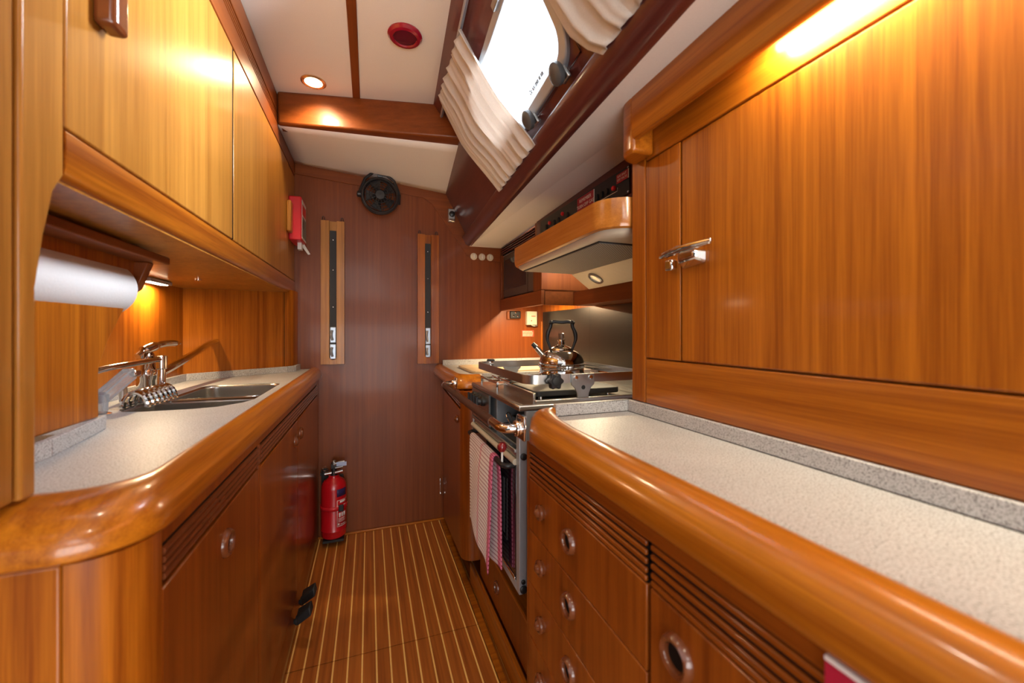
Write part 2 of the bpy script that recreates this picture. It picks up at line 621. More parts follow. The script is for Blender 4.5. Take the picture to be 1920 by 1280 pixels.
def text(name, body, mat, origin, xdir, ydir, size, parent=None, width=None, depth=0.0002, bold=0.0):
    c = bpy.data.curves.new(name, 'FONT')
    c.body = body
    c.size = size
    c.align_x = 'CENTER'
    c.align_y = 'CENTER'
    c.extrude = depth
    c.offset = bold
    c.materials.append(mat)
    o = bpy.data.objects.new(name, c)
    COL.objects.link(o)
    x = Vector(xdir).normalized(); y = Vector(ydir).normalized(); z = x.cross(y)
    M = Matrix((x, y, z)).transposed().to_4x4()
    M.translation = Vector(origin)
    if width:
        M = M @ Matrix.Diagonal((width, 1, 1, 1))
    if parent is not None:
        o.parent = parent
        if parent.type == 'EMPTY':
            M = Matrix.Translation(-parent.location) @ M
    bpy.context.view_layer.update()
    me = bpy.data.meshes.new_from_object(o.evaluated_get(bpy.context.evaluated_depsgraph_get()))
    bpy.data.objects.remove(o)
    o = bpy.data.objects.new(name, me)
    COL.objects.link(o)
    if parent is not None:
        o.parent = parent
    o.matrix_basis = M
    return o


def spline(pts, n=6):
    """Catmull-Rom through 3D points"""
    P = [Vector(p) for p in pts]
    P = [P[0]*2-P[1]] + P + [P[-1]*2-P[-2]]
    out = []
    for i in range(1, len(P)-2):
        for k in range(n):
            t = k/n
            a, b, c, d = P[i-1], P[i], P[i+1], P[i+2]
            out.append(0.5*((2*b) + (c-a)*t + (2*a-5*b+4*c-d)*t*t + (3*b-a-3*c+d)*t**3))
    out.append(P[-2])
    return out


YB = 2.33            # forward face of the aft bulkhead
ZC = 2.10            # ceiling

# ================================================================== SETTING
f = MB()
f.box(-0.262, 0.3835, -1.6, 1.447, -0.02, 0.0)
f.box(-0.262, 0.3835, 1.4515, YB, -0.02, 0.0)
f.box(-0.90, 1.05, -1.6, YB, -0.05, -0.021)
struct(f.build('floor', FLOOR))
mg = MB()
mg.prism([(0.386, -1.0), (0.386, YB), (0.424, YB), (0.416, 1.72), (0.408, 1.17), (0.408, -1.0)], 2, -0.02, 0.004)
struct(mg.build('trim_1', WX, bevel=0.003))

# bulkhead with its framing band
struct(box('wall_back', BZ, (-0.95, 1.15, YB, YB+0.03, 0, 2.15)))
ou = [(-0.362, 1.985), (0.421, 1.915), (0.565, 1.642), (0.79, 1.63)]
inn = [(0.785, 1.520), (0.580, 1.531), (0.553, 1.545), (0.345, 1.832), (0.295, 1.864), (-0.362, 1.914)]
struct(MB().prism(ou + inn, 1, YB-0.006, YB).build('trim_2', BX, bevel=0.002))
struct(box('baseboard_back', WX, (-0.262, 0.42, YB-0.012, YB, 0.0, 0.012), bevel=0.003))

# coachroof side: plane coordinates s (along), t (down), off (into the cabin)
CD = Vector((0.06, 1, 0)).normalized()
CU = Vector((0.46189, -0.02771, -0.8865)).normalized()
CN = Vector((-0.88491, 0.05309, -0.46272)).normalized()
CO = Vector((0.3185, 2.33, 2.10))


def cp(s_, t_, off=0.0):
    return CO + CD*s_ + CU*t_ + CN*off


# port opening in the coachroof side
WS0, WS1, WT0, WT1 = -1.56, -0.98, 0.172, 0.445
c = MB()
for (a, b2, p, q) in ((-4.2, WS0, 0, 0.552), (WS1, 0.05, 0, 0.552), (WS0, WS1, 0, WT0), (WS0, WS1, WT1, 0.552)):
    c.hull([cp(a, p, -0.03), cp(b2, p, -0.03), cp(b2, q, -0.03), cp(a, q, -0.03)], [cp(a, p), cp(b2, p), cp(b2, q), cp(a, q)])
struct(c.build('wall_coachroof', MY))
c = MB()
c.hull([cp(-4.2, -0.01, 0.0), cp(0.0, -0.01, 0.0), cp(0.0, 0.05, 0.0), cp(-4.2, 0.05, 0.0)],
       [cp(-4.2, -0.01, 0.016), cp(0.0, -0.01, 0.016), cp(0.0, 0.05, 0.012), cp(-4.2, 0.05, 0.012)])
struct(c.build('trim_3', MY, bevel=0.003))

# carlin along the foot of the coachroof side
prof = [(-0.03, 0.492), (0.014, 0.485), (0.024, 0.487), (0.029, 0.494), (0.030, 0.515), (0.027, 0.536), (0.018, 0.549), (0.004, 0.557), (-0.03, 0.553)]
c = MB()
c.hull([cp(-4.2, t_, o_) for o_, t_ in prof], [cp(0.0, t_, o_) for o_, t_ in prof])
struct(c.build('trim_4', MY))

# ceiling: two white panels, wooden strip, cross beam, lower panel by the bulkhead
struct(MB().prism([(-0.420, -4.0), (-0.062, -4.0), (-0.062, 1.90), (-0.420, 1.94)], 2, ZC, ZC+0.02).build('ceiling', CEIL, bevel=0.003))
struct(MB().prism([(-0.040, -4.0), (-0.06, -4.0), (0.30, 1.86), (-0.040, 1.90)][0:1] + [(-0.075, -4.0)] * 0 + [(0.0, -4.0), (0.286, 1.80), (0.286, 1.86), (-0.040, 1.90)], 2, ZC, ZC+0.02).build('ceiling.001', CEIL, bevel=0.003))
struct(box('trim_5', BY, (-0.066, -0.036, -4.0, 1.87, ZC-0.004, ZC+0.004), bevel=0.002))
b = MB()
BRZ = 1.925
b.hull([(-0.362, 1.905, 1.968), (0.46, 1.66, BRZ), (0.46, 1.82, BRZ), (-0.362, 1.98, 1.968)],
       [(-0.362, 1.893, 2.102), (0.46, 1.730, 2.102), (0.46, 1.90, 2.102), (-0.362, 1.98, 2.102)])
struct(b.build('trim_6', BX, bevel=0.010, seg=3))
def aft(u_, v_):
    p = [Vector(q_) for q_ in ((-0.362, 1.92, 1.971), (0.46, 1.74, BRZ), (0.46, 2.34, 1.900), (-0.362, 2.34, 1.973))]
    return (p[0]*(1-u_)+p[1]*u_)*(1-v_) + (p[3]*(1-u_)+p[2]*u_)*v_


b = MB().grid(aft, 12, 8)
struct(b.build('ceiling.002', CEIL, solid=0.006))
# white panel under the side deck
b = MB()
q = [(0.392, -0.6, 1.618), (0.745, -0.6, 1.672), (0.775, YB, 1.606), (0.565, YB, 1.604)]
b.hull(q, [(x, y, z+0.02) for x, y, z in q])
struct(b.build('ceiling.003', CEIL))
# hull side behind cooker, and cabin side behind the sink
struct(box('wall_right', WZ, (1.046, 1.07, -0.6, YB, 0, 1.75)))
struct(MB().prism([(-0.72, 1.0), (-0.70, 1.0), (-0.70, 1.94), (-0.385, 2.182), (-0.362, 2.205), (-0.352, 2.235), (-0.349, YB), (-0.72, YB)], 2, 0.9005, 1.30).build('wall_left', WZ))
struct(box('trim_7', DARK, (-0.3865, -0.3845, 2.1795, 2.1825, 0.93, 1.285)))

# ================================================================== LEFT SIDE: base lockers
FX = -0.25


def ring_pull(parent, x, y, z, d, R=0.021, name='finger_pull'):
    """wooden ring around a finger hole; d = +1 faces +x, -1 faces -x"""
    o = MB().lathe([(R*0.62, -0.003), (R*0.62, 0.002), (R*0.70, 0.007), (R*0.88, 0.009), (R, 0.006), (R*1.08, 0.0), (R*1.08, -0.003)], (x, y, z), (d, 0, 0)).build(name, RIM, parent)
    MB().lathe([(0, 0), (R*0.66, 0.0)], (x+d*0.0012, y, z), (d, 0, 0)).build('latch_hole', DARK, o)
    return o


def button_knob(parent, x, y, z, d, R=0.017, name='knob'):
    o = MB().lathe([(R*0.9, -0.002), (R*0.9, 0.003), (R, 0.006), (R*0.96, 0.010), (R*0.7, 0.012), (R*0.62, 0.010), (R*0.45, 0.015), (R*0.2, 0.018), (0, 0.0185)], (x, y, z), (d, 0, 0)).build(name, RIM, parent)
    return o


RIM = plain('varnished_turned_wood', (0.19, 0.052, 0.016), 0.2, coat=0.4, noise=0.35, nscale=40)


def vent(parent, x, d, y0, y1, zs, mat, r=0.0052, flat=False):
    """louvred air slots: dark back with rounded slats"""
    v = MB().box(min(x-d*0.010, x-d*0.004), max(x-d*0.010, x-d*0.004), y0, y1, zs[-1]-0.009, zs[0]+0.009).build('vent_back', DARK, parent)
    m = MB()
    for z in zs:
        if flat:
            m.box(min(x, x-d*0.008), max(x, x-d*0.008), y0, y1, z-0.0036, z+0.0036)
        else:
            m.tube([(x-d*0.0025, y0, z), (x-d*0.0025, y1, z)], r, 8)
    m.build('louvre', mat, v, 0.0018 if flat else 0)
    return v


lb = thing('sink_cabinet', 'long varnished floor cabinet under the sink, three doors with louvred slots', 'cabinet', (-0.45, 1.4, 0))
m = MB()
m.box(-0.68, -0.263, 0.64, 2.325, 0.0, 0.72)
m.box(-0.275, -0.263, 0.64, 2.325, 0.70, 0.845)
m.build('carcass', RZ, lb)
# rounded corner and end panel by the doorway
oa = arc(-0.312, 0.632, 0.062, 0, -PI/2, 8)
ia = arc(-0.312, 0.632, 0.046, 0, -PI/2, 8)
MB().prism(oa + ia[::-1], 2, 0.0, 0.8455).build('corner_panel', WZ, lb)
box('end_panel', WZ, (-1.0, -0.3145, 0.571, 0.586, 0.0, 0.8455), lb, 0.003)
for k, (y0, y1) in enumerate(((0.634, 1.108), (1.124, 1.664), (1.667, 2.262))):
    ztop = 0.768
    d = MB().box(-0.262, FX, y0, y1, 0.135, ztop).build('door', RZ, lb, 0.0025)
    if k == 0:
        ring_pull(d, FX, 0.876, 0.706, 1, 0.024)
    elif k == 1:
        ring_pull(d, FX, 1.612, 0.704, 1, 0.021)
    else:
        ring_pull(d, FX, 1.722, 0.706, 1, 0.021)
m = MB()
m.box(-0.262, FX, 0.634, 2.262, 0.826, 0.8455)
m.box(-0.262, FX, 1.110, 1.122, 0.135, 0.826)
m.box(-0.262, FX, 2.265, 2.328, 0.135, 0.8455)
m.build('face_frame', RZ, lb, 0.002)
box('plinth', RZ, (-0.266, -0.251, 0.634, 2.328, 0.012, 0.133), lb, 0.002)
vent(lb, FX, 1, 0.637, 1.107, (0.815, 0.804, 0.793, 0.782), RIM)
vent(lb, FX, 1, 1.126, 2.258, (0.815, 0.804, 0.793, 0.782), RIM)

# worktop with sink cut-outs
EDGE = [(0, 0.850), (0, 0.902), (0.10, 0.9055), (0.30, 0.9085), (0.55, 0.906), (0.76, 0.898), (0.92, 0.884), (1.0, 0.868), (0.98, 0.855), (0.88, 0.848), (0.6, 0.846)]
lw = thing('sink_worktop', 'speckled grey worktop with thick rounded varnished edge around the sink', 'worktop', (-0.45, 1.4, 0.85))
A = [(-0.288, YB), (-0.288, 0.715)] + arc(-0.353, 0.715, 0.065, 0, -PI/2, 8)[1:] + [(-1.0, 0.650)]
B = [(-0.238, YB), (-0.238, 0.645)] + arc(-0.318, 0.632, 0.080, 0, -PI/2, 8)[1:] + [(-1.0, 0.552)]
MB().loft(A, B, EDGE).build('wooden_edge', WE, lw)
inner = [(-0.288, YB), (-0.288, 0.715)] + arc(-0.353, 0.715, 0.065, 0, -PI/2, 8)[1:] + [(-0.70, 0.650)]
back = [(-0.70, 1.94), (-0.375, 2.190), (-0.352, 2.215), (-0.349, YB)]


def skew(lp, ax, ay):
    return lp


basin_far = rrect(-0.565, -0.316, 1.436, 1.752, 0.045, 6)
basin_near = [(-0.316, 1.408), (-0.316, 1.352)] + [(-0.332, 1.300), (-0.375, 1.252), (-0.43, 1.236), (-0.53, 1.236)] + [(-0.575, 1.250), (-0.595, 1.285), (-0.592, 1.38), (-0.575, 1.408)]
r_ = 0.045
cutout = arc(-0.316-r_, 1.752-r_, r_, 0, PI/2, 6) + arc(-0.565+r_, 1.752-r_, r_, PI/2, PI, 6) + [(-0.565, 1.45), (-0.572, 1.42)] + basin_near[::-1]
MB().fill([inner + back, cutout], 0.875, 0.900).build('laminate_top', LAM, lw, smooth=False)
fd = MB()
for P in ([(-0.488, 0.655), (-0.488, 0.842), (-0.520, 1.045)], [(-0.70, 1.06), (-0.70, 1.94), (-0.378, 2.188), (-0.355, 2.215), (-0.351, YB-0.001)]):
    for (x0, y0), (x1, y1) in zip(P, P[1:]):
        dv = Vector((x1-x0, y1-y0)).normalized()
        nx, ny = dv.y*0.012, -dv.x*0.012
        x0, y0, x1, y1 = x0+nx*0.2, y0+ny*0.2, x1+nx*0.2, y1+ny*0.2
        fd.hull([(x0, y0, 0.9), (x1, y1, 0.9), (x1+nx, y1+ny, 0.9), (x0+nx, y0+ny, 0.9)],
                [(x0, y0, 0.928), (x1, y1, 0.928), (x1+nx, y1+ny, 0.928), (x0+nx, y0+ny, 0.928)])
fd.build('fiddle', LAM, lw, 0.0015)

sk = thing('double_sink', 'stainless steel double sink set under the speckled worktop', 'sink', (-0.44, 1.5, 0.75))


def basin(loop, name, depth):
    b = MB()
    cx = sum(p[0] for p in loop)/len(loop); cy = sum(p[1] for p in loop)/len(loop)
    rows = []
    for (sc, z) in ((0.984, 0.899), (0.983, 0.889), (0.972, 0.90-depth+0.03), (0.95, 0.90-depth+0.008), (0.85, 0.90-depth), (0.12, 0.90-depth-0.004)):
        rows.append([b.bm.verts.new((cx+(p[0]-cx)*sc, cy+(p[1]-cy)*sc, z)) for p in loop])
    for r0, r1 in zip(rows, rows[1:]):
        n = len(r0)
        for k in range(n):
            b.bm.faces.new((r0[k], r0[(k+1) % n], r1[(k+1) % n], r1[k]))
    b.bm.faces.new(rows[-1])
    o = b.build(name, STEEL, sk, solid=0.0015)
    MB().lathe([(0.028, 0.0), (0.026, 0.004), (0.018, 0.001), (0, 0.0)], (cx, cy, 0.90-depth-0.003)).build('drain', CHROME, o)


basin(basin_far, 'bowl', 0.15)
basin(basin_near, 'bowl', 0.14)
box('divider_rim', STEEL, (-0.568, -0.319, 1.410, 1.434, 0.885, 0.8975), sk, 0.004)

# mixer tap
fx, fy = -0.628, 1.492
tp = thing('mixer_tap', 'chrome mixer tap with long raised spout and flat lever', 'tap', (fx, fy, 0.90))
MB().lathe([(0.030, 0.0), (0.030, 0.006), (0.024, 0.012), (0.022, 0.05), (0.026, 0.062), (0.027, 0.085), (0.022, 0.094), (0.022, 0.112), (0.019, 0.13), (0.012, 0.140), (0, 0.143)], (fx, fy, 0.9005)).build('tap_body', CHROME, tp)
pts = spline([(fx, fy, 0.955), (fx+0.01, fy+0.05, 0.966), (fx+0.02, 1.62, 0.985), (fx+0.02, 1.78, 1.017), (fx+0.018, 1.92, 1.046), (fx+0.015, 2.03, 1.057), (fx+0.012, 2.10, 1.056)], 6)
sp = MB().tube(pts, [0.015]*6 + [0.0125]*(len(pts)-12) + [0.011]*6, 12).build('spout', CHROME, tp)
MB().lathe([(0.011, 0), (0.011, -0.018), (0.008, -0.02), (0, -0.02)], (fx+0.013, 2.085, 1.052)).build('aerator', CHROME, sp)
pts = spline([(fx-0.008, fy-0.03, 1.026), (fx, fy+0.0, 1.044), (fx+0.01, fy+0.05, 1.056), (fx+0.015, fy+0.11, 1.060), (fx+0.02, fy+0.165, 1.058)], 5)
MB().tube(pts, [0.008]*4 + [0.015]*5 + [0.011]*(len(pts)-11) + [0.006]*2, 12).build('lever', CHROME, tp)

# hand pump spout beside it
hp = thing('pump_spout', 'thin bent chrome spout left of the mixer tap', 'tap', (-0.60, 1.47, 0.90))
MB().lathe([(0.016, 0), (0.016, 0.006), (0.011, 0.01), (0.010, 0.085), (0.014, 0.088), (0.014, 0.124), (0.010, 0.126), (0, 0.126)], (-0.583, 1.472, 0.9005)).build('pump_body', CHROME, hp)
pts = spline([(-0.583, 1.472, 1.016), (-0.598, 1.38, 1.012), (-0.616, 1.285, 1.007), (-0.628, 1.24, 0.997), (-0.633, 1.215, 0.972), (-0.634, 1.212, 0.957)], 5)
MB().tube(pts, 0.0078, 10).build('spout', CHROME, hp)

# coiled steel dish rack on the drainer
cr = MB()
for k in range(7):
    y = 1.29 + k*0.026
    P = [(-0.565 + 0.026*math.cos(a)*1.0, y, 0.902 + 0.040*math.sin(a)) for a in [PI*i/12 for i in range(13)]]
    cr.tube(P, 0.0062, 8)
cr.tube([(-0.539, 1.28, 0.9068), (-0.539, 1.448, 0.9068)], 0.0042, 8)
cr.tube([(-0.591, 1.28, 0.9068), (-0.591, 1.448, 0.9068)], 0.0042, 8)
tag(cr.build('coil_rack', CHROME), 'coil of fat chrome hoops lying beside the near sink bowl', 'rack')

# clear lever pump standing at the corner of the sink
pm = thing('soap_pump', 'clear and chrome lever pump at the near corner of the sink', 'pump', (-0.600, 1.215, 0.90))
MB().lathe([(0.022, 0.0005), (0.022, 0.004), (0.014, 0.007), (0, 0.007)], (-0.600, 1.215, 0.90)).build('base', CHROME, pm)
box('column', CLEAR, (-0.613, -0.587, 1.203, 1.227, 0.906, 0.950), pm, 0.004)
arm = MB()
a0, a1 = Vector((-0.598, 1.215, 0.940)), Vector((-0.585, 1.312, 0.990))
dr = (a1-a0).normalized(); up = Vector((0, -dr.z, dr.y))
arm.hull([a0+up*0.014+Vector((-0.012, 0, 0)), a1+up*0.016+Vector((-0.012, 0, 0)), a1-up*0.016+Vector((-0.012, 0, 0)), a0-up*0.014+Vector((-0.012, 0, 0))],
         [a0+up*0.014+Vector((0.012, 0, 0)), a1+up*0.016+Vector((0.012, 0, 0)), a1-up*0.016+Vector((0.012, 0, 0)), a0-up*0.014+Vector((0.012, 0, 0))])
arm.build('lever', CLEAR, pm, 0.003)
box('lever_tip', CHROME, (-0.600, -0.570, 1.304, 1.334, 0.980, 0.996), pm, 0.004)

# small chrome elbow between rack and tap
e = MB().tube(spline([(-0.640, 1.40, 0.90), (-0.640, 1.40, 0.945), (-0.640, 1.392, 0.955), (-0.640, 1.36, 0.957)], 5), 0.009, 10)
tag(e.build('elbow_pipe', CHROME), 'short chrome elbow pipe between coil rack and mixer tap', 'pipe')

# ================================================================== LEFT SIDE: wall locker
CXF = -0.363
lu = thing('wall_locker', 'honey-coloured wall locker with two tall doors above the sink', 'cabinet', (-0.55, 1.4, 1.28))
MB().prism([(-0.372, 1.288), (-0.76, 1.266), (-0.76, 2.11), (-0.372, 2.11)], 1, 0.60, YB-0.001).build('carcass', HZ, lu)
d1 = box('door', HZ, (-0.376, CXF, 0.668, 1.325, 1.358, 1.900), lu, 0.003)
box('handle', RIM, (CXF, CXF+0.028, 0.716, 0.752, 1.530, 1.78), d1, 0.008, seg=3)
d2 = box('door', HZ, (-0.376, CXF, 1.337, 2.156, 1.358, 1.900), lu, 0.003)
box('handle', HZ, (CXF, CXF+0.020, 2.098, 2.152, 1.566, 1.712), d2, 0.006)
box('end_stile', HZ, (-0.376, CXF-0.002, 2.160, YB-0.001, 1.358, 1.900), lu, 0.002)
lip = [(-0.380, 1.354), (-0.3635, 1.354), (-0.3622, 1.350), (-0.3615, 1.312), (-0.3645, 1.299), (-0.372, 1.291), (-0.385, 1.2875), (-0.400, 1.287), (-0.400, 1.30)]
MB().prism(lip, 1, 0.668, YB-0.001).build('lower_rail', WY, lu)
co = MB()
co.box(-0.40, CXF, 0.668, YB-0.001, 1.906, 1.975)
co.box(-0.40, CXF, 0.60, YB-0.001, 2.020, 2.094)
for z in (1.9825, 1.9945, 2.0065):
    co.box(-0.378, CXF, 0.60, YB-0.001, z-0.0035, z+0.0035)
cn = co.build('cornice', BY, lu, 0.0015)
MB().box(-0.40, CXF-0.012, 0.60, YB-0.001, 1.970, 2.022).build('groove', DARK, cn)
box('gap_shade', DARK, (-0.3765, -0.3642, 1.3262, 1.3358, 1.36, 1.898), lu)  # dark strip standing in for the shade between the doors
box('gap_shade', DARK, (-0.3765, -0.3725, 0.666, 2.33, 1.898, 1.908), lu)  # painted shade in the gap over the doors
# end post of the locker by the doorway
pst = MB()
pst.prism([(0.599, 0.911), (0.6205, 0.911), (0.6205, 1.15), (0.632, 1.21), (0.648, 1.27), (0.6655, 1.296), (0.6655, 2.099), (0.599, 2.099)], 0, -0.40, CXF)
struct(pst.build('trim_8', HZ, bevel=0.003))
struct(box('trim_9', HZ, (-0.41, CXF-0.004, 0.30, 0.596, 0.911, 2.099), bevel=0.003))
# return panel behind the towel holder
MBp = MB().prism([(0.60, 0.929), (1.018, 0.929), (1.018, 1.03), (1.052, 1.085), (1.14, 1.19), (1.19, 1.268), (0.60, 1.274)], 0, -0.72, -0.503)
struct(MBp.build('wall_left.001', WZ, bevel=0.003))

# paper towel holder and its roll
ph = thing('towel_holder', 'dark wooden bracket under the wall locker holding the paper roll', 'holder', (-0.52, 1.0, 1.28))
box('mounting_board', BY, (-0.60, -0.452, 0.78, 1.185, 1.258, 1.276), ph, 0.003)
MB().prism([(-0.59, 1.258), (-0.475, 1.258), (-0.497, 1.196), (-0.51, 1.185), (-0.59, 1.185)], 1, 1.142, 1.166).build('end_bracket', BZ, ph, 0.003)
MB().tube([(-0.545, 0.76, 1.192), (-0.545, 1.142, 1.192)], 0.012, 12).build('spindle', BY, ph)
pr = MB().lathe([(0.018, 0.0), (0.059, 0.0), (0.0605, 0.004), (0.0605, 0.316), (0.059, 0.32), (0.018, 0.32)], (-0.545+0.0, 0.80, 1.192), (0, 1, 0), 40)
tag(pr.build('paper_roll', PAPER), 'white kitchen paper roll hanging under the wall locker', 'paper roll')

# lamp under the locker
la = thing('locker_lamp', 'small slim lit lamp under the wall locker over the sink', 'lamp', (-0.665, 1.64, 1.268))
box('housing', ALU, (-0.678, -0.652, 1.575, 1.725, 1.258, 1.270), la, 0.002)
box('diffuser', plain('lit_diffuser', (1, 0.9, 0.75), 0.5, emit=(1.0, 0.80, 0.52), estr=14), (-0.675, -0.655, 1.580, 1.70, 1.2555, 1.2585), la)
light('locker_lamp_light', 'AREA', (-0.665, 1.64, 1.2535), 2.6, WARM, 0.02, 0.12, target=(-0.665, 1.64, 0.9))
tag(MB().lathe([(0.010, 0), (0.010, -0.004), (0.006, -0.006), (0, -0.006)], (-0.555, 1.66, 1.2775)).build('screw_cap', CHROME), 'tiny bright cap on the underside of the wall locker', 'cap')

# fire blanket box beside the bulkhead
fb = thing('fire_blanket', 'red fire blanket box beside the bulkhead at the locker end', 'fire blanket', (-0.33, 2.24, 1.54))
box('case', REDP, (-0.3645, -0.309, 2.163, 2.322, 1.540, 1.752), fb, 0.006, seg=3)
lbl = box('front_label', WHITE, (-0.3092, -0.3082, 2.175, 2.312, 1.552, 1.740), fb)
gm = plain('grey_print', (0.30, 0.30, 0.27), 0.6, noise=0.5)
box('print', REDP, (-0.3083, -0.3076, 2.19, 2.295, 1.672, 1.722), lbl)
box('print', gm, (-0.3083, -0.3076, 2.185, 2.302, 1.562, 1.660), lbl)
box('print', BLACK, (-0.3078, -0.3073, 2.20, 2.23, 1.605, 1.645), lbl)
box('pull_tab', WHITE, (-0.335, -0.317, 2.225, 2.262, 1.506, 1.541), fb)
MB().hull([(-0.330, 2.275, 1.541), (-0.312, 2.275, 1.541), (-0.288, 2.305, 1.497), (-0.298, 2.305, 1.495)], [(-0.330, 2.277, 1.543), (-0.312, 2.277, 1.543), (-0.288, 2.307, 1.499), (-0.298, 2.307, 1.497)]).build('pull_tab', WHITE, fb)

# ================================================================== BULKHEAD FITTINGS
LATCH = plain('latch_grey', (0.38, 0.44, 0.52), 0.3, 0.6)


def rail_case(x0, x1, z0, z1, s0, s1, zs, lat, label, mat):
    t = thing('slotted_rail', label, 'rail', ((x0+x1)/2, YB, z0))
    y0 = 2.302
    m = MB()
    m.box(x0, s0, y0, YB-0.001, z0+0.001, z1)
    m.box(s1, x1, y0, YB-0.001, z0+0.001, z1)
    r = (s1-s0)/2
    bot = [(s0, z0), (s1, z0), (s1, zs)] + [(s0+r+r*math.cos(a), zs-r*math.sin(a)) for a in [PI*i/8 for i in range(1, 8)]] + [(s0, zs)]
    m.prism(bot, 1, y0, YB-0.001)
    m.box(s0, s1, 2.318, YB-0.001, zs, z1)
    m.build('frame', mat, t, 0.003)
    tr = box('track', BLACKM, (s0+0.002, s1-0.002, 2.314, 2.3185, zs-r+0.004, z1-0.05), t)
    for z in (z0+(z1-z0)*0.40, z0+(z1-z0)*0.66, z0+(z1-z0)*0.87):
        MB().lathe([(0.003, 0), (0.002, 0.0015), (0, 0.002)], ((s0+s1)/2, 2.314, z), (0, -1, 0), 10).build('screw', CHROME, tr)
    for (a, b) in lat:
        h = box('latch', LATCH, (s0+0.003, s1-0.003, 2.306, 2.314, a, b), t, 0.003)
        xm = (s0+s1)/2
        MB().tube(spline([(xm-0.004, 2.306, b-0.018), (xm-0.008, 2.300, (a+b)/2), (xm-0.002, 2.305, a+0.014)], 6), 0.0065, 8).build('thumb_lever', LATCH, h)
    for xx in (x0+0.012, x1-0.012):
        MB().tube([(xx-0.006, 2.316, z1-0.004), (xx-0.005, 2.314, z1+0.018), (xx, 2.313, z1+0.022), (xx+0.005, 2.314, z1+0.018), (xx+0.006, 2.316, z1-0.004)], 0.0018, 6).build('hook', BLACKM, t)
    return t


rail_case(-0.239, -0.124, 0.922, 1.682, -0.198, -0.162, 0.964, ((0.950, 1.030), (1.036, 1.120)), 'slotted teak rail on the bulkhead beside the fire blanket', HZ)
rail_case(0.259, 0.379, 0.912, 1.650, 0.300, 0.335, 0.964, ((0.948, 1.020), (1.023, 1.118)), 'slotted teak rail on the bulkhead beside the far worktop', WZ)

# fan
fa = thing('cabin_fan', 'black caged fan in a yoke bracket high on the bulkhead', 'fan', (0.056, 2.27, 1.74))
FC = Vector((0.056, 2.262, 1.826))
FN = Vector((-0.02, -1, -0.12)).normalized()
u = FN.orthogonal().normalized()
fu = Vector((1, 0, 0)); fu = (fu - FN*fu.dot(FN)).normalized(); fw = FN.cross(fu)
if fw.z < 0:
    fw = -fw
cg = MB()
for (R, o, r) in ((0.088, 0.018, 0.006), (0.088, -0.014, 0.007), (0.092, 0.002, 0.007), (0.072, 0.028, 0.0022), (0.056, 0.034, 0.0022), (0.042, 0.037, 0.0022)):
    cg.ring(FC+FN*o, FN, R, r, 36, 8)
for k in range(14):
    a = 2*PI*k/14
    dr = fu*math.cos(a)+fw*math.sin(a)
    cg.tube([FC+FN*0.040+dr*0.026, FC+FN*0.034+dr*0.058, FC+FN*0.018+dr*0.088, FC-FN*0.014+dr*0.088], 0.0017, 6)
cg.build('cage', BLACK, fa)
MB().lathe([(0.034, -0.03), (0.030, 0.030), (0.024, 0.042), (0, 0.045)], FC, FN, 8).build('hub', BLACKM, fa, smooth=False)
bl = MB()
for k in range(5):
    a = 2*PI*k/5+0.3
    d0 = fu*math.cos(a)+fw*math.sin(a)
    d1 = fu*math.cos(a+0.75)+fw*math.sin(a+0.75)
    bl.hull([FC+d0*0.03+FN*0.012, FC+d0*0.080+FN*0.012, FC+d1*0.080-FN*0.006, FC+d1*0.03-FN*0.006],
            [FC+d0*0.03+FN*0.015, FC+d0*0.080+FN*0.015, FC+d1*0.080-FN*0.003, FC+d1*0.03-FN*0.003])
bl.build('blades', BLACKM, fa)
yk = MB()
P = [FC+fu*0.098-fw*0.035, FC+fu*0.100+fw*0.02, FC+fu*0.072+fw*0.085, FC+fu*0.035+fw*0.112, FC-fu*0.035+fw*0.120, FC-fu*0.075+fw*0.085, FC-fu*0.101+fw*0.02, FC-fu*0.100-fw*0.01]
for a, b in zip(P, P[1:]):
    yk.tube([a, b], 0.0075, 8)
yk.build('yoke', BLACK, fa)
MB().lathe([(0.016, 0), (0.016, 0.016), (0.010, 0.02), (0, 0.02)], FC-fu*0.097, -fu, 14).build('side_knob', BLACK, fa)
mt = MB()
mt.tube([FC+fw*0.113, FC+fw*0.118-FN*0.068], 0.016, 12)
mt.lathe([(0.028, 0.0), (0.028, 0.007), (0.02, 0.012), (0, 0.012)], (FC+fw*0.118).to_3d()*0 + Vector((0.054, 2.324, 1.948)), (0, -1, 0), 18)
mt.build('mount', BLACK, fa)

# hatch catch, light switches
k = thing('wall_catch', 'small bright spring catch with black button on the bulkhead corner', 'catch', (0.452, 2.324, 1.74))
box('plate', SATIN, (0.434, 0.474, 2.306, 2.324, 1.736, 1.812), k, 0.003)
MB().lathe([(0.018, 0), (0.016, 0.006), (0.008, 0.010), (0, 0.010)], (0.456, 2.306, 1.782), (0, -1, 0), 18).build('button', BLACK, k)
box('lip', CHROME, (0.436, 0.470, 2.298, 2.306, 1.738, 1.752), k, 0.002)
for i, (xx, lb_) in enumerate(((0.590, 'round cream light switch nearest the corner bend of the trim, of three in a row'), (0.641, 'middle round cream light switch of the row of three'), (0.692, 'round cream light switch nearest the microwave, of three in a row'))):
    sw = thing('light_switch', lb_, 'switch', (xx, 2.324, 1.545), 'round light switches on the bulkhead')
    MB().lathe([(0.021, 0), (0.021, 0.003), (0.018, 0.006), (0, 0.006)], (xx, 2.324, 1.545), (0, -1, 0), 24).build('rose', CREAM, sw)
    box('toggle', WHITE, (xx-0.003, xx+0.003, 2.308, 2.319, 1.534, 1.556), sw, 0.0015)

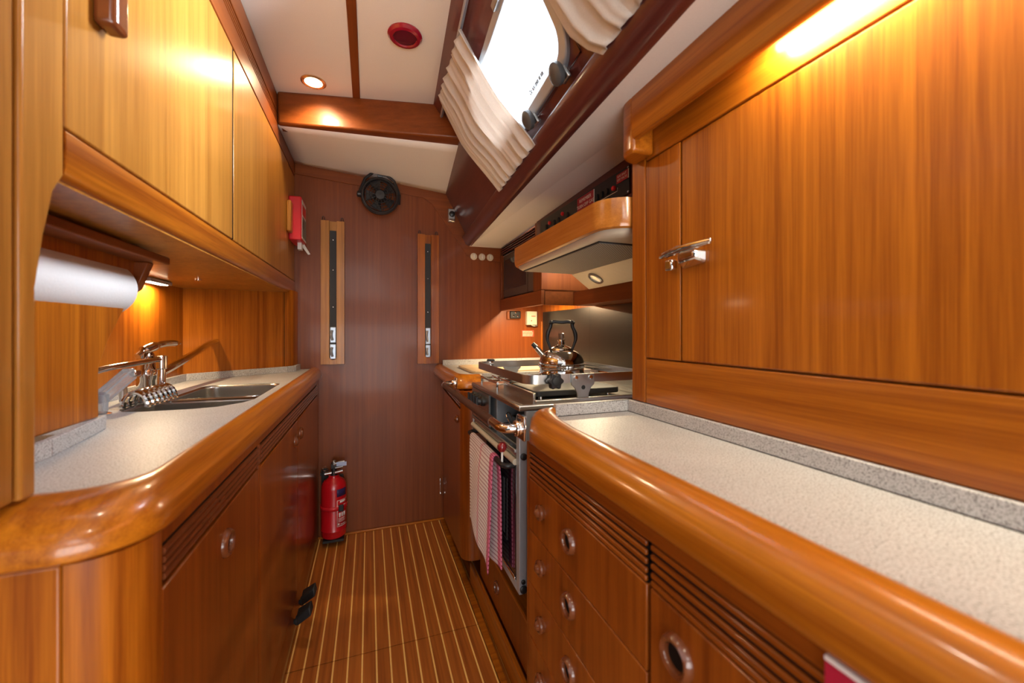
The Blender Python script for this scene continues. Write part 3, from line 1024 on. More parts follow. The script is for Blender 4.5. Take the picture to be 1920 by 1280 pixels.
# fire extinguisher
ex = thing('fire_extinguisher', 'red fire extinguisher strapped low on the bulkhead by the sink cabinet', 'fire extinguisher', (-0.172, 2.262, 0.03))
EC = (-0.172, 2.262)
MB().lathe([(0, 0.036), (0.045, 0.036), (0.058, 0.046), (0.061, 0.060), (0.061, 0.078), (0.0625, 0.080), (0.061, 0.083), (0.061, 0.285), (0.058, 0.308), (0.048, 0.326), (0.030, 0.338), (0.026, 0.345), (0.026, 0.352), (0, 0.352)], (*EC, 0), (0, 0, 1), 36).build('cylinder', RED, ex)
vv = MB()
vv.lathe([(0.018, 0.352), (0.018, 0.366), (0.013, 0.368), (0.013, 0.395), (0, 0.395)], (*EC, 0), (0, 0, 1), 16)
vv.box(-0.186, -0.150, 2.250, 2.274, 0.385, 0.412)
vv.build('valve', BLACK, ex, 0.003)
MB().tube([(-0.215, 2.255, 0.363), (-0.182, 2.255, 0.366)], 0.0085, 10).tube([(-0.166, 2.25, 0.367), (-0.128, 2.25, 0.374)], [0.008, 0.0095], 10).build('nozzle', CHROME, ex)
MB().tube([(-0.172, 2.25, 0.408), (-0.150, 2.25, 0.418), (-0.120, 2.25, 0.420)], 0.006, 8).tube([(-0.165, 2.25, 0.39), (-0.128, 2.25, 0.394)], 0.0035, 8).build('grip', SATIN, ex)
box('seal_tag', plain('pale_blue_tag', (0.45, 0.55, 0.80), 0.5), (-0.158, -0.110, 2.236, 2.239, 0.402, 0.422), ex)
MB().ring((-0.213, 2.25, 0.392), (0.2, 1, 0.1), 0.012, 0.0018, 16, 6).build('safety_pin', CHROME, ex)
MB().lathe([(0.012, 0.412), (0.012, 0.424), (0.006, 0.428), (0, 0.428)], (-0.172, 2.262, 0), (0, 0, 1), 14).build('pressure_gauge', SATIN, ex)


def on_cyl(a0, a1, z0, z1, R, mat, name, n=8, parent=ex, thick=0.0008):
    lo, hi = [], []
    m = MB()
    m.grid(lambda uu, v: (EC[0]+R*math.sin(a0+(a1-a0)*uu), EC[1]-R*math.cos(a0+(a1-a0)*uu), z0+(z1-z0)*v), n, 1)
    return m.build(name, mat, parent, solid=thick)


NAVY = plain('navy_print', (0.03, 0.02, 0.10), 0.4)
on_cyl(0.30, 1.20, 0.255, 0.292, 0.0615, NAVY, 'rating_label')
wl = on_cyl(0.30, 1.30, 0.102, 0.238, 0.0614, RED, 'instruction_label')
for (z0, z1, a0, a1) in ((0.1035, 0.1055, 0.31, 1.3), (0.235, 0.237, 0.31, 1.3), (0.104, 0.236, 0.305, 0.335), (0.222, 0.232, 0.55, 1.1), (0.206, 0.209, 0.4, 1.2), (0.150, 0.172, 0.45, 0.62), (0.150, 0.172, 0.68, 0.84), (0.150, 0.172, 0.90, 1.1), (0.141, 0.144, 0.40, 1.1), (0.134, 0.136, 0.4, 1.1), (0.127, 0.129, 0.4, 1.1), (0.110, 0.120, 0.38, 0.5), (0.112, 0.114, 0.6, 1.1)):
    on_cyl(a0, a1, z0, z1, 0.0623, LETTER, 'print', 4, wl)
on_cyl(-1.75, 1.6, 0.186, 0.206, 0.0635, REDP, 'strap', 24, thick=0.002)
box('buckle', BLACK, (-0.146, -0.122, 2.200, 2.212, 0.180, 0.214), ex, 0.003)
hb = MB()
hb.box(-0.236, -0.130, 2.322, YB-0.001, 0.02, 0.33)
hb.box(-0.236, -0.205, 2.322, YB-0.001, 0.33, 0.37)
hb.box(-0.236, -0.228, 2.25, 2.325, 0.355, 0.37)
hb.box(-0.222, -0.122, 2.215, 2.325, 0.022, 0.034)
hb.build('bracket', BLACKM, ex, 0.002)

# ================================================================== FOOT PUMP PEDALS
for i, (y, z, lb_) in enumerate(((1.700, 0.075, 'black foot pump pedal nearer the fire extinguisher'), (1.592, 0.075, 'black foot pump pedal lower in the view, below its twin by the kick board'))):
    t = thing('foot_pedal', lb_, 'pedal', (FX, y, z), 'foot pump pedals on the sink cabinet')
    MB().tube([(FX+0.001, y, z-0.008), (FX+0.018, y-0.004, z)], 0.009, 10).ring((FX+0.008, y, z-0.004), (1, 0, 0), 0.012, 0.004, 16, 6).build('pivot', BLACKM, t)
    q0 = [(FX+0.012, y-0.028, z-0.010), (FX+0.060, y-0.048, z+0.030), (FX+0.064, y-0.008, z+0.036), (FX+0.014, y+0.022, z+0.002)]
    q1 = [(FX+0.008, y-0.024, z+0.018), (FX+0.054, y-0.044, z+0.062), (FX+0.058, y-0.010, z+0.066), (FX+0.010, y+0.018, z+0.028)]
    MB().hull(q0, q1).build('foot_pad', BLACKM, t, 0.005)

# ================================================================== RIGHT SIDE: far cabinet and worktop
fcab = thing('corner_cabinet', 'narrow varnished cabinet with rounded corner between cooker and bulkhead', 'cabinet', (0.6, 1.95, 0.0))


def ffx(y):
    return 0.405 + (0.3625-0.405)*(YB-y)/(YB-1.66)


oc = [(0.3625, 1.655)] + arc(0.4125, 1.652, 0.05, PI, 1.5*PI, 8)[1:] + [(1.04, 1.602)]
m = MB()
m.prism(oc + [(1.04, 1.66), (0.44, 1.66)], 2, 0.150, 0.8455)
m.build('corner_post', RZ, fcab)
dq = lambda x_: [(x_(1.657), 1.657), (x_(YB-0.001), YB-0.001)]
lo = [(ffx(1.658), 1.658, 0.150), (ffx(2.328), 2.328, 0.022), (ffx(2.328)+0.018, 2.328, 0.022), (ffx(1.658)+0.018, 1.658, 0.150)]
hi = [(p[0], p[1], 0.764) for p in lo]
dd = MB().hull(lo, hi).build('door', RZ, fcab, 0.002)
button_knob(dd, ffx(1.715)-0.0, 1.715, 0.716, -1, 0.017)
lo2 = [(p[0], p[1], 0.824) for p in lo]
MB().hull(lo2, [(p[0], p[1], 0.8455) for p in lo]).build('face_frame', RZ, fcab)
vb = MB()
vs = MB()
for z in (0.814, 0.803, 0.792, 0.781):
    vs.tube([(ffx(1.67)+0.003, 1.67, z-0.0), (ffx(2.26)+0.003, 2.26, z)], 0.005, 8)
vb.hull([(ffx(1.662)+0.006, 1.662, 0.767), (ffx(2.328)+0.006, 2.328, 0.767), (ffx(2.328)+0.012, 2.328, 0.767), (ffx(1.662)+0.012, 1.662, 0.767)],
        [(ffx(1.662)+0.006, 1.662, 0.823), (ffx(2.328)+0.006, 2.328, 0.823), (ffx(2.328)+0.012, 2.328, 0.823), (ffx(1.662)+0.012, 1.662, 0.823)])
vbo = vb.build('vent_back', DARK, fcab)
vs.build('louvre', RIM, vbo)

fw_ = thing('corner_worktop', 'small speckled worktop with rounded wooden edge between cooker and bulkhead', 'worktop', (0.7, 2.0, 0.85))
A = [(0.404, YB), (0.392, 1.83)] + [(0.394, 1.795), (0.402, 1.768), (0.418, 1.752), (0.440, 1.745), (0.462, 1.744)]
B = [(0.352, YB), (0.336, 1.76)] + [(0.338, 1.715), (0.348, 1.685), (0.368, 1.664), (0.395, 1.655), (0.462, 1.654)]
MB().loft(A, B, EDGE).build('wooden_edge', WE, fw_)
MB().fill([[(0.404, YB), (0.392, 1.83), (0.394, 1.795), (0.402, 1.768), (0.418, 1.752), (0.440, 1.745), (0.462, 1.744), (0.466, 1.665), (1.04, 1.665), (1.04, YB)]], 0.860, 0.900).build('laminate_top', LAM, fw_, smooth=False)
fd = MB()
fd.box(0.404, 1.04, YB-0.013, YB-0.001, 0.90, 0.930)
fd.box(1.028, 1.04, 1.665, YB-0.013, 0.90, 0.942)
fd.box(0.462, 1.028, 1.665, 1.677, 0.90, 0.916)
fd.build('fiddle', LAM, fw_, 0.0015)
cb = MB().prism(rrect(0.455, 1.00, 1.80, 2.16, 0.04), 2, 0.9005, 0.912)
tag(cb.build('chopping_board', wood('pale_board', 0, (0.50, 0.37, 0.22), (0.66, 0.52, 0.34), rough=0.4, coat=0.2), bevel=0.003), 'pale wooden chopping board flat on the corner worktop behind the cooker', 'chopping board')

# chrome hinge fitting low on bulkhead corner
hg = MB()
hg.lathe([(0.008, 0), (0.006, 0.008), (0, 0.010)], (0.392, 2.326, 0.155), (0, -1, 0), 14)
hg.lathe([(0.005, 0), (0.004, 0.006), (0, 0.007)], (0.390, 2.326, 0.238), (0, -1, 0), 12)
hg.lathe([(0.005, 0), (0.004, 0.006), (0, 0.007)], (0.390, 2.326, 0.208), (0, -1, 0), 12)
hg.tube([(0.391, 2.325, 0.155), (0.390, 2.325, 0.238)], 0.0028, 8)
tag(hg.build('door_hook', CHROME, bevel=0.001), 'little chrome hook fitting low in the bulkhead corner by the cabinet', 'hook')

# drawer and toe boards under the cooker
dw = thing('low_locker', 'low wooden locker front beneath the cooker with one round pull', 'cabinet', (0.6, 1.2, 0.09))
db = box('drawer', RZ, (0.434, 0.452, 0.870, 1.600, 0.092, 0.246), dw, 0.002)
ring_pull(db, 0.434, 1.368, 0.176, -1, 0.021)
struct(box('baseboard_right', WY, (0.414, 0.432, -0.6, 1.700, 0.004, 0.088), bevel=0.005))
struct(box('trim_10', WY, (0.430, 1.04, 0.862, 1.601, 0.249, 0.262), bevel=0.003))

# ================================================================== COOKER
ck = thing('gimballed_cooker', 'stainless steel gimballed cooker with black glass oven door', 'cooker', (0.62, 1.24, 0.40))
m = MB()
m.box(0.395, 0.90, 0.99, 1.495, 0.40, 0.775)
m.box(0.395, 0.90, 1.25, 1.495, 0.775, 0.885)
m.box(0.395, 0.90, 0.99, 1.004, 0.775, 0.885)
m.box(0.75, 0.90, 1.004, 1.25, 0.775, 0.885)
m.build('body', GREYM, ck, 0.002)
m = MB()
m.box(0.375, 0.397, 0.988, 1.012, 0.398, 0.872)
m.box(0.375, 0.397, 1.485, 1.497, 0.398, 0.872)
m.box(0.375, 0.397, 1.012, 1.485, 0.398, 0.420)
m.build('front_frame', ALU, ck, 0.002)
for (x, z, r) in ((0.387, 0.765, 0.0095), (0.386, 0.432, 0.006), (0.387, 0.412, 0.0105)):
    MB().lathe([(r, 0), (r, 0.004), (r*0.7, 0.006), (0, 0.006)], (x, 0.988, z), (0, -1, 0), 16).build('side_bolt', BLACK, ck)
gb_ = MB()
for y in (0.955, 1.520):
    gb_.box(0.585, 0.625, y, y+0.010, 0.2622, 0.82)
gb_.tube([(0.605, 0.956, 0.80), (0.605, 0.989, 0.80)], 0.011, 14).tube([(0.605, 1.496, 0.80), (0.605, 1.529, 0.80)], 0.011, 14)
gb_.build('gimbal_bracket', SATIN, ck)
# hob top
m = MB()
m.box(0.372, 0.905, 0.985, 1.500, 0.886, 0.902)
m.build('hob_top', STEEL, ck, 0.004)
m = MB()
m.box(0.420, 0.428, 1.000, 1.255, 0.900, 0.930)
m.box(0.424, 0.895, 0.990, 0.998, 0.900, 0.912)
m.box(0.887, 0.895, 0.998, 1.49, 0.900, 0.925)
m.build('spill_rim', STEEL, ck, 0.002)
m = MB()
m.box(0.372, 0.378, 1.262, 1.488, 0.782, 0.886)
m.build('control_panel', STEEL, ck)
for y in (1.452, 1.415, 1.372, 1.335):
    kb = MB().lathe([(0.017, 0), (0.017, 0.006), (0.013, 0.010), (0.012, 0.020), (0, 0.021)], (0.372, y, 0.856), (-1, 0, 0), 18).build('control_knob', BLACK, ck)
    MB().box(0.346, 0.353, y-0.0035, y+0.0035, 0.840, 0.872).build('knob_grip', BLACK, kb)
for y in (1.44, 1.40):
    MB().lathe([(0.006, 0), (0.006, 0.008), (0, 0.010)], (0.372, y, 0.810), (-1, 0, 0), 12).build('ignition_button', BLACK, ck)
# grill compartment
box('grill_lining', BLACKM, (0.398, 0.745, 1.006, 1.248, 0.7755, 0.779), ck)
gp = MB()
gp.prism(rrect(0.44, 0.70, 1.03, 1.235, 0.03), 2, 0.781, 0.786)
for (x0, x1, y0, y1) in ((0.44, 0.70, 1.03, 1.034), (0.44, 0.70, 1.231, 1.235), (0.44, 0.444, 1.034, 1.231), (0.696, 0.70, 1.034, 1.231)):
    gp.box(x0, x1, y0, y1, 0.786, 0.822)
gpo = gp.build('grill_pan', plain('dull_pan_metal', (0.10, 0.11, 0.12), 0.4, 0.7), ck)
gr = MB()
for k in range(5):
    y = 1.06 + k*0.037
    gr.tube([(0.405, y, 0.806), (0.69, y, 0.806)], 0.0016, 6)
gr.tube(spline([(0.432, 1.165, 0.80), (0.415, 1.165, 0.81), (0.405, 1.180, 0.835), (0.42, 1.20, 0.84), (0.435, 1.205, 0.81)], 5), 0.002, 6)
gr.build('grill_wire', CHROME, gpo)
# bars between grill and oven
m = MB()
m.box(0.378, 0.396, 1.012, 1.485, 0.752, 0.775)
m.build('trough', STEEL, ck, 0.002)
MB().tube([(0.374, 1.014, 0.744), (0.374, 1.484, 0.744)], 0.0085, 12).build('upper_bar', CREAM, ck)
m = MB()
m.box(0.370, 0.378, 1.012, 1.485, 0.769, 0.779)
m.build('ledge', SATIN, ck, 0.002)
od = box('oven_door', GLASSB, (0.374, 0.396, 1.016, 1.482, 0.432, 0.733), ck, 0.003)
wf = MB()
wf.box(0.3732, 0.3742, 1.085, 1.41, 0.498, 0.501)
wf.box(0.3732, 0.3742, 1.083, 1.0855, 0.498, 0.675)
for k in range(9):
    wf.box(0.3733, 0.3742, 1.105+k*0.002, 1.106+k*0.002, 0.51, 0.67)
wf.build('window_print', plain('dark_grey_print', (0.045, 0.045, 0.05), 0.35), od)
box('lower_trim', CHROME, (0.3715, 0.376, 1.016, 1.482, 0.4225, 0.431), ck, 0.002)
hd = MB().tube(spline([(0.374, 1.022, 0.733), (0.356, 1.022, 0.733), (0.346, 1.030, 0.733), (0.343, 1.05, 0.733), (0.343, 1.20, 0.733), (0.343, 1.39, 0.733), (0.346, 1.41, 0.733), (0.356, 1.418, 0.733), (0.374, 1.418, 0.733)], 5), 0.0075, 12)
hd.build('oven_handle', BLACK, od)
pn = MB().tube([(0.345, 1.042, 0.738), (0.345, 1.042, 0.768)], 0.003, 8).build('catch_pin', WHITE, od)
MB().lathe([(0, -0.014), (0.008, -0.012), (0.0135, -0.003), (0.0135, 0.004), (0.008, 0.012), (0, 0.014)], (0.345, 1.042, 0.780), (0, 0, 1), 18).build('pin_ball', plain('wine_red', (0.22, 0.012, 0.015), 0.12, coat=0.6), pn)
# pan supports over the far burners
m = MB()
for x in (0.405, 0.45, 0.50, 0.60, 0.67, 0.73):
    m.tube([(x, 1.27, 0.9245), (x, 1.475, 0.9245)], 0.0042, 8)
for x in (0.405, 0.50, 0.73):
    for y in (1.275, 1.47):
        m.tube([(x, y, 0.902), (x, y, 0.926)], 0.0035, 8)
for y in (1.275, 1.375, 1.47):
    m.tube([(0.405, y, 0.9205), (0.73, y, 0.9205)], 0.0036, 8)
m.build('pan_support', CHROME, ck)
m = MB()
for (x, y, r) in ((0.50, 1.37, 0.035), (0.68, 1.385, 0.045)):
    m.lathe([(r, 0.902), (r, 0.910), (r*0.8, 0.914), (0, 0.914)], (x, y, 0), (0, 0, 1), 24)
m.build('burner', BLACKM, ck)
# pot rail around the hob
R0 = rrect(0.400, 0.800, 1.000, 1.535, 0.04, 6)
R1 = rrect(0.4025, 0.7975, 1.0025, 1.5325, 0.038, 6)
pr_ = MB()
n = len(R0)
lo0 = [pr_.bm.verts.new((*p, 0.9535)) for p in R0]; hi0 = [pr_.bm.verts.new((*p, 0.9785)) for p in R0]
lo1 = [pr_.bm.verts.new((*p, 0.9535)) for p in R1]; hi1 = [pr_.bm.verts.new((*p, 0.9785)) for p in R1]
for i in range(n):
    j = (i+1) % n
    pr_.bm.faces.new((lo0[i], lo0[j], hi0[j], hi0[i])); pr_.bm.faces.new((lo1[i], hi1[i], hi1[j], lo1[j]))
    pr_.bm.faces.new((hi0[i], hi0[j], hi1[j], hi1[i])); pr_.bm.faces.new((lo0[i], lo1[i], lo1[j], lo0[j]))
rail = pr_.build('pot_rail', STEEL, ck)


def bracket(y, x0, x1, face, zl=0.904):
    xm = (x0+x1)/2; w = (x1-x0)/2
    P = [(x0, 0.9785), (x1, 0.9785), (x1, 0.948), (xm+w*0.72, 0.939), (xm+w*0.52, 0.924), (xm+w*0.46, zl), (xm-w*0.46, zl), (xm-w*0.52, 0.924), (xm-w*0.72, 0.939), (x0, 0.948)]
    o = MB().prism(P, 1, y-0.0022, y+0.0022).build('rail_bracket', SATIN, rail, 0.001)
    return o


bracket(0.997, 0.535, 0.608, -1)
bracket(1.5385, 0.515, 0.590, -1)
bo = MB()
for (x, z) in ((0.548, 0.968), (0.596, 0.968)):
    bo.lathe([(0.0065, 0), (0.006, 0.003), (0, 0.0035)], (x, 0.9948, z), (0, -1, 0), 14)
bo.build('bolt', CHROME, rail)
ho = MB().lathe([(0.0062, 0), (0.0062, 0.0006), (0, 0.0006)], (0.572, 0.9948, 0.940), (0, -1, 0), 16).build('bracket_hole', BLACKM, rail)
st = MB()
prof = [(0.021+0.0028*math.cos(6*a), a) for a in [2*PI*i/48 for i in range(48)]]
st.prism([(0.478 + r*math.cos(a), 0.9625 + r*math.sin(a)) for r, a in prof], 1, 0.975, 0.995)
st.build('clamp_knob', BLACK, rail, 0.003)
MB().lathe([(0.012, 0), (0.012, 0.002), (0.010, 0.003), (0, 0.003)], (0.478, 0.975, 0.9625), (0, -1, 0), 18).build('clamp_cap', BLACKM, rail)
MB().lathe([(0.011, 0), (0.010, 0.004), (0, 0.005)], (0.462, 1.532, 0.969), (0, -1, 0), 16).build('bolt', CHROME, rail)
MB().box(0.448, 0.478, 1.534, 1.552, 0.972, 0.986).build('far_clamp', BLACK, rail, 0.003)

# griddle plate
gd = thing('griddle_plate', 'flat black griddle plate over the near burners of the cooker', 'griddle', (0.59, 1.14, 0.90))
MB().prism(rrect(0.447, 0.735, 1.050, 1.252, 0.018), 2, 0.9095, 0.926).build('plate', plain('griddle_black', (0.022, 0.022, 0.022), 0.5, 0.0, noise=0.3, nscale=25), gd, 0.003)
ft = MB()
for (x, y) in ((0.475, 1.075), (0.705, 1.075), (0.475, 1.228), (0.705, 1.228)):
    ft.lathe([(0.007, 0.9022), (0.007, 0.911), (0, 0.911)], (x, y, 0), (0, 0, 1), 12)
ft.build('foot', CHROME, gd)

# kettle
KX, KY, KZ = 0.700, 1.385, 0.9290
kt = thing('whistling_kettle', 'polished steel whistling kettle on the cooker with tall black handle', 'kettle', (KX, KY, KZ))
KET = plain('polished_steel', (0.66, 0.64, 0.62), 0.06, 1.0)
MB().lathe([(0, 0.0), (0.078, 0.0), (0.086, 0.004), (0.088, 0.010), (0.086, 0.014), (0.086, 0.030), (0.0895, 0.034), (0.0895, 0.040), (0.086, 0.044), (0.086, 0.052), (0.082, 0.066), (0.074, 0.080), (0.060, 0.091), (0.044, 0.097), (0.040, 0.098), (0.0, 0.098)], (KX, KY, KZ), (0, 0, 1), 44).build('kettle_body', KET, kt)
ld = MB().lathe([(0.044, 0.097), (0.042, 0.103), (0.030, 0.110), (0.017, 0.115), (0.013, 0.118), (0.0125, 0.130), (0.016, 0.134), (0.015, 0.137), (0.0, 0.137)], (KX, KY, KZ), (0, 0, 1), 32).build('lid', KET, kt)
MB().lathe([(0.0105, 0.136), (0.0125, 0.150), (0.0122, 0.160), (0.009, 0.163), (0, 0.163)], (KX, KY, KZ), (0, 0, 1), 20).build('lid_knob', plain('brown_knob', (0.14, 0.085, 0.055), 0.35), ld)
HA = Vector((math.cos(-0.34), math.sin(-0.34), 0))       # handle plane, seen square on
kc = Vector((KX, KY, KZ))
hp_ = [(-0.040, 0.094), (-0.047, 0.115), (-0.055, 0.140), (-0.052, 0.165), (-0.043, 0.186), (-0.040, 0.200), (-0.028, 0.206), (0, 0.204), (0.028, 0.206), (0.040, 0.200), (0.043, 0.186), (0.052, 0.165), (0.055, 0.140), (0.047, 0.115), (0.040, 0.094)]
pts = spline([kc + HA*a + Vector((0, 0, b)) for a, b in hp_], 4)
rr = []
for i in range(len(pts)):
    t = i/(len(pts)-1)
    rr.append(0.0042 + 0.0032*math.sin(PI*t)**0.5 + 0.002*math.exp(-((t-0.2)/0.06)**2) + 0.002*math.exp(-((t-0.8)/0.06)**2))
MB().tube(pts, rr, 12).build('handle', BLACK, kt)
for sgn in (-1, 1):
    MB().lathe([(0, -0.010), (0.007, -0.008), (0.0105, 0), (0.007, 0.008), (0, 0.010)], kc+HA*(0.042*sgn)+Vector((0, 0, 0.203)), (0, 0, 1), 16).build('handle_boss', BLACK, kt)
SA = Vector((-0.62, 0.78, 0)).normalized()
SA = (-HA)
spp = [kc + SA*0.066 + Vector((0, 0, 0.072)), kc + SA*0.085 + Vector((0, 0, 0.092)), kc + SA*0.099 + Vector((0, 0, 0.108))]
so = MB().tube(spp, [0.013, 0.011, 0.009], 14).build('kettle_spout', KET, kt)
MB().tube([spp[2]-SA*0.001, spp[2] + SA*0.013 + Vector((0, 0, 0.014))], [0.010, 0.0085], 12).build('whistle', BLACK, so)

# tea towel over the oven handle
def towel_pt(u_, v_):
    """u across (far edge to near edge), v over the handle: 0 front hem .. 1 back hem"""
    yf = 1.362 - 0.270*u_
    R_ = 0.0094
    if 0.45 <= v_ <= 0.55:
        th = (v_-0.5)/0.05*PI/2
        return (0.343 + R_*math.sin(th), yf, 0.733 + R_*math.cos(th))
    if v_ < 0.45:
        d_ = (0.45-v_)/0.45
        hem = 0.445 - 0.020*u_ - 0.055*max(0, (u_-0.35)/0.65)**1.2 + 0.012*math.sin(u_*9)
        z = 0.733 + (hem-0.733)*d_
        w_ = min(1, d_*5)
        x = 0.343 - R_ - w_*(0.003 - 0.003*math.sin(u_*7+2*d_))
        y = yf + d_*(0.010*math.sin(u_*5) + 0.055*u_)
    else:
        d_ = (v_-0.55)/0.45
        hem = 0.405 + 0.01*math.sin(u_*8)
        z = 0.733 + (hem-0.733)*d_
        w_ = min(1, d_*5)
        x = 0.343 + R_ + w_*(0.003 + 0.002*math.sin(u_*8))
        y = yf + d_*0.012*math.sin(u_*4)
    return (x, y, z)


tw = MB().grid(towel_pt, 26, 80)
tag(tw.build('tea_towel', TOWEL, solid=0.003), 'pink and white checked tea towel over the oven door handle', 'towel')

# crash bar in front of the cooker
cbx = thing('crash_bar', 'bent chrome safety bar across the front of the cooker', 'bar', (0.30, 1.24, 0.87))
P = [(0.330, 0.846, 0.880), (0.306, 0.848, 0.879), (0.292, 0.856, 0.878), (0.285, 0.875, 0.878), (0.284, 0.92, 0.878), (0.284, 1.24, 0.879), (0.284, 1.57, 0.882), (0.286, 1.605, 0.883), (0.296, 1.622, 0.884), (0.336, 1.625, 0.885)]
MB().tube(spline(P, 5), 0.0105, 14).build('tube', CHROME, cbx)
MB().tube([(0.2842, 0.935, 0.878), (0.2842, 1.24, 0.879), (0.2842, 1.585, 0.882)], 0.0112, 14).build('reflection_sleeve', REFLECTED, cbx)  # added sleeve, painted as the wood reflected in the chrome
MB().ring((0.314, 0.847, 0.879), (1, 0, 0), 0.015, 0.004, 20, 8).lathe([(0.017, 0), (0.016, 0.012), (0.011, 0.018)], (0.332, 0.847, 0.879), (-1, 0, 0), 20).build('flange', CHROME, cbx)
box('bracket', CHROME, (0.3225, 0.3285, 0.822, 0.868, 0.853, 0.908), cbx, 0.003)
box('bracket', CHROME, (0.334, 0.340, 1.605, 1.645, 0.862, 0.908), cbx, 0.003)
MB().lathe([(0.016, 0), (0.014, 0.012), (0.011, 0.016)], (0.334, 1.625, 0.885), (-1, 0, 0), 20).build('flange', CHROME, cbx)

# ================================================================== RIGHT SIDE: drawer cabinet and long worktop
RX = 0.345
rc = thing('drawer_cabinet', 'varnished floor cabinet with a stack of drawers and a door nearest the camera', 'cabinet', (0.5, 0.3, 0.0))
m = MB()
m.box(0.3605, 0.62, -0.55, 0.837, 0.09, 0.845)
m.box(0.362, 1.04, 0.838, 0.850, 0.0, 0.8455)
m.box(RX, 0.360, 0.8485, 0.858, 0.09, 0.8455)
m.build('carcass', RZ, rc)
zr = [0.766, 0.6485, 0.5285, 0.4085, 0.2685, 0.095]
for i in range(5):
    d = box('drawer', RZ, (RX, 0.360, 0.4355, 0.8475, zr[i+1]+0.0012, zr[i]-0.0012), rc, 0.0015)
    zz = zr[i] - 0.050 if i < 4 else 0.2
    button_knob(d, RX, 0.772, zz, -1, 0.0165, 'lock_button')
    ring_pull(d, RX, 0.652, zz-0.002, -1, 0.0215)
d = box('door', RZ, (RX, 0.360, -0.55, 0.4285, 0.095, 0.7645), rc, 0.0025)
ring_pull(d, RX, 0.379, 0.713, -1, 0.0235)
box('face_frame', RY, (RX, 0.360, -0.55, 0.848, 0.824, 0.8455), rc, 0.002)
vent(rc, RX, -1, 0.437, 0.846, (0.8175, 0.8055, 0.7935, 0.7815, 0.7710), RY, flat=True)
vent(rc, RX, -1, -0.55, 0.428, (0.8175, 0.8055, 0.7935, 0.7815, 0.7710), RY, flat=True)
pl = thing('warning_plate', 'small red engraved plate with pale edge under the near worktop edge', 'plate', (RX, 0.16, 0.80))
box('plate_face', plain('engraved_red', (0.42, 0.012, 0.045), 0.35), (RX-0.004, RX-0.0005, 0.06, 0.214, 0.798, 0.839), pl)
box('plate_edge', LETTER, (RX-0.0042, RX-0.0004, 0.06, 0.2142, 0.8392, 0.8425), pl)

rw = thing('long_worktop', 'long speckled worktop with thick rounded wooden edge under the big locker door', 'worktop', (0.5, 0.3, 0.85))
A = [(0.393, -0.60), (0.393, 0.70), (0.393, 0.775, 0.004), (0.394, 0.81, 0.010), (0.396, 0.828, 0.014), (0.401, 0.836, 0.013), (0.409, 0.838, 0.012)]
B = [(0.331, -0.60), (0.331, 0.70), (0.331, 0.775), (0.333, 0.815), (0.343, 0.842), (0.366, 0.858), (0.409, 0.862)]
MB().loft(A, B, EDGE).build('wooden_edge', WE, rw)
MB().fill([[(0.393, -0.60), (0.393, 0.775), (0.394, 0.81), (0.396, 0.828), (0.401, 0.836), (0.409, 0.838), (0.409, 0.852), (0.6165, 0.852), (0.6165, -0.60)]], 0.86, 0.900).build('laminate_top', LAM, rw, smooth=False)
fd = MB()
fd.box(0.4095, 0.6165, 0.838, 0.852, 0.90, 0.928)
fd.box(0.608, 0.6165, -0.60, 0.838, 0.90, 0.928)
fd.build('fiddle', LAM, rw, 0.0012)
struct(box('trim_11', DARK, (0.6068, 0.6082, -0.60, 0.8375, 0.9, 0.9012)))
struct(box('trim_12', DARK, (0.415, 0.6082, 0.8362, 0.8382, 0.9, 0.9012)))

# ================================================================== RIGHT SIDE: big locker
LX = 0.617
bl_ = thing('big_locker', 'big varnished wall locker with wide door above the long worktop', 'cabinet', (0.8, 0.2, 0.93))
box('carcass', WZ, (0.631, 1.045, -0.60, 0.780, 0.929, 1.62), bl_)
dr_ = box('door', WZ, (LX, 0.632, -0.60, 0.6665, 1.0365, 1.4985), bl_, 0.003)
box('stile', WZ, (LX, 0.632, 0.6705, 0.7805, 1.0365, 1.4985), bl_, 0.002)
box('corner_post', WZ, (LX, 1.045, 0.7825, 0.834, 0.929, 1.62), bl_, 0.003)
box('lower_rail', WY, (LX, 0.632, -0.60, 0.7805, 0.929, 1.0335), bl_, 0.002)
box('upper_rail', WY, (LX, 0.632, -0.60, 0.7805, 1.5015, 1.64), bl_, 0.002)
lt_ = MB()
lt_.hull([(LX-0.026, 0.692, 1.252), (LX-0.030, 0.640, 1.254), (LX-0.031, 0.560, 1.258), (LX-0.030, 0.560, 1.266), (LX-0.030, 0.640, 1.272), (LX-0.026, 0.692, 1.266)],
         [(LX-0.033, 0.690, 1.254), (LX-0.038, 0.640, 1.256), (LX-0.037, 0.562, 1.260), (LX-0.037, 0.562, 1.264), (LX-0.038, 0.640, 1.270), (LX-0.033, 0.690, 1.264)])
lt_.tube(spline([(LX-0.030, 0.695, 1.256), (LX-0.040, 0.650, 1.262), (LX-0.041, 0.600, 1.264), (LX-0.034, 0.556, 1.265)], 5), 0.0045, 8)
lto = lt_.build('lever_latch', CHROME, dr_, 0.002)
lb2 = MB()
lb2.hull([(LX, 0.660, 1.226), (LX, 0.598, 1.232), (LX, 0.598, 1.258), (LX, 0.660, 1.258)], [(LX-0.026, 0.650, 1.238), (LX-0.026, 0.606, 1.242), (LX-0.028, 0.606, 1.258), (LX-0.028, 0.650, 1.258)])
lb2.box(LX-0.018, LX+0.0, 0.676, 0.698, 1.228, 1.252)
lb2.build('latch_base', CHROME, lto, 0.004)

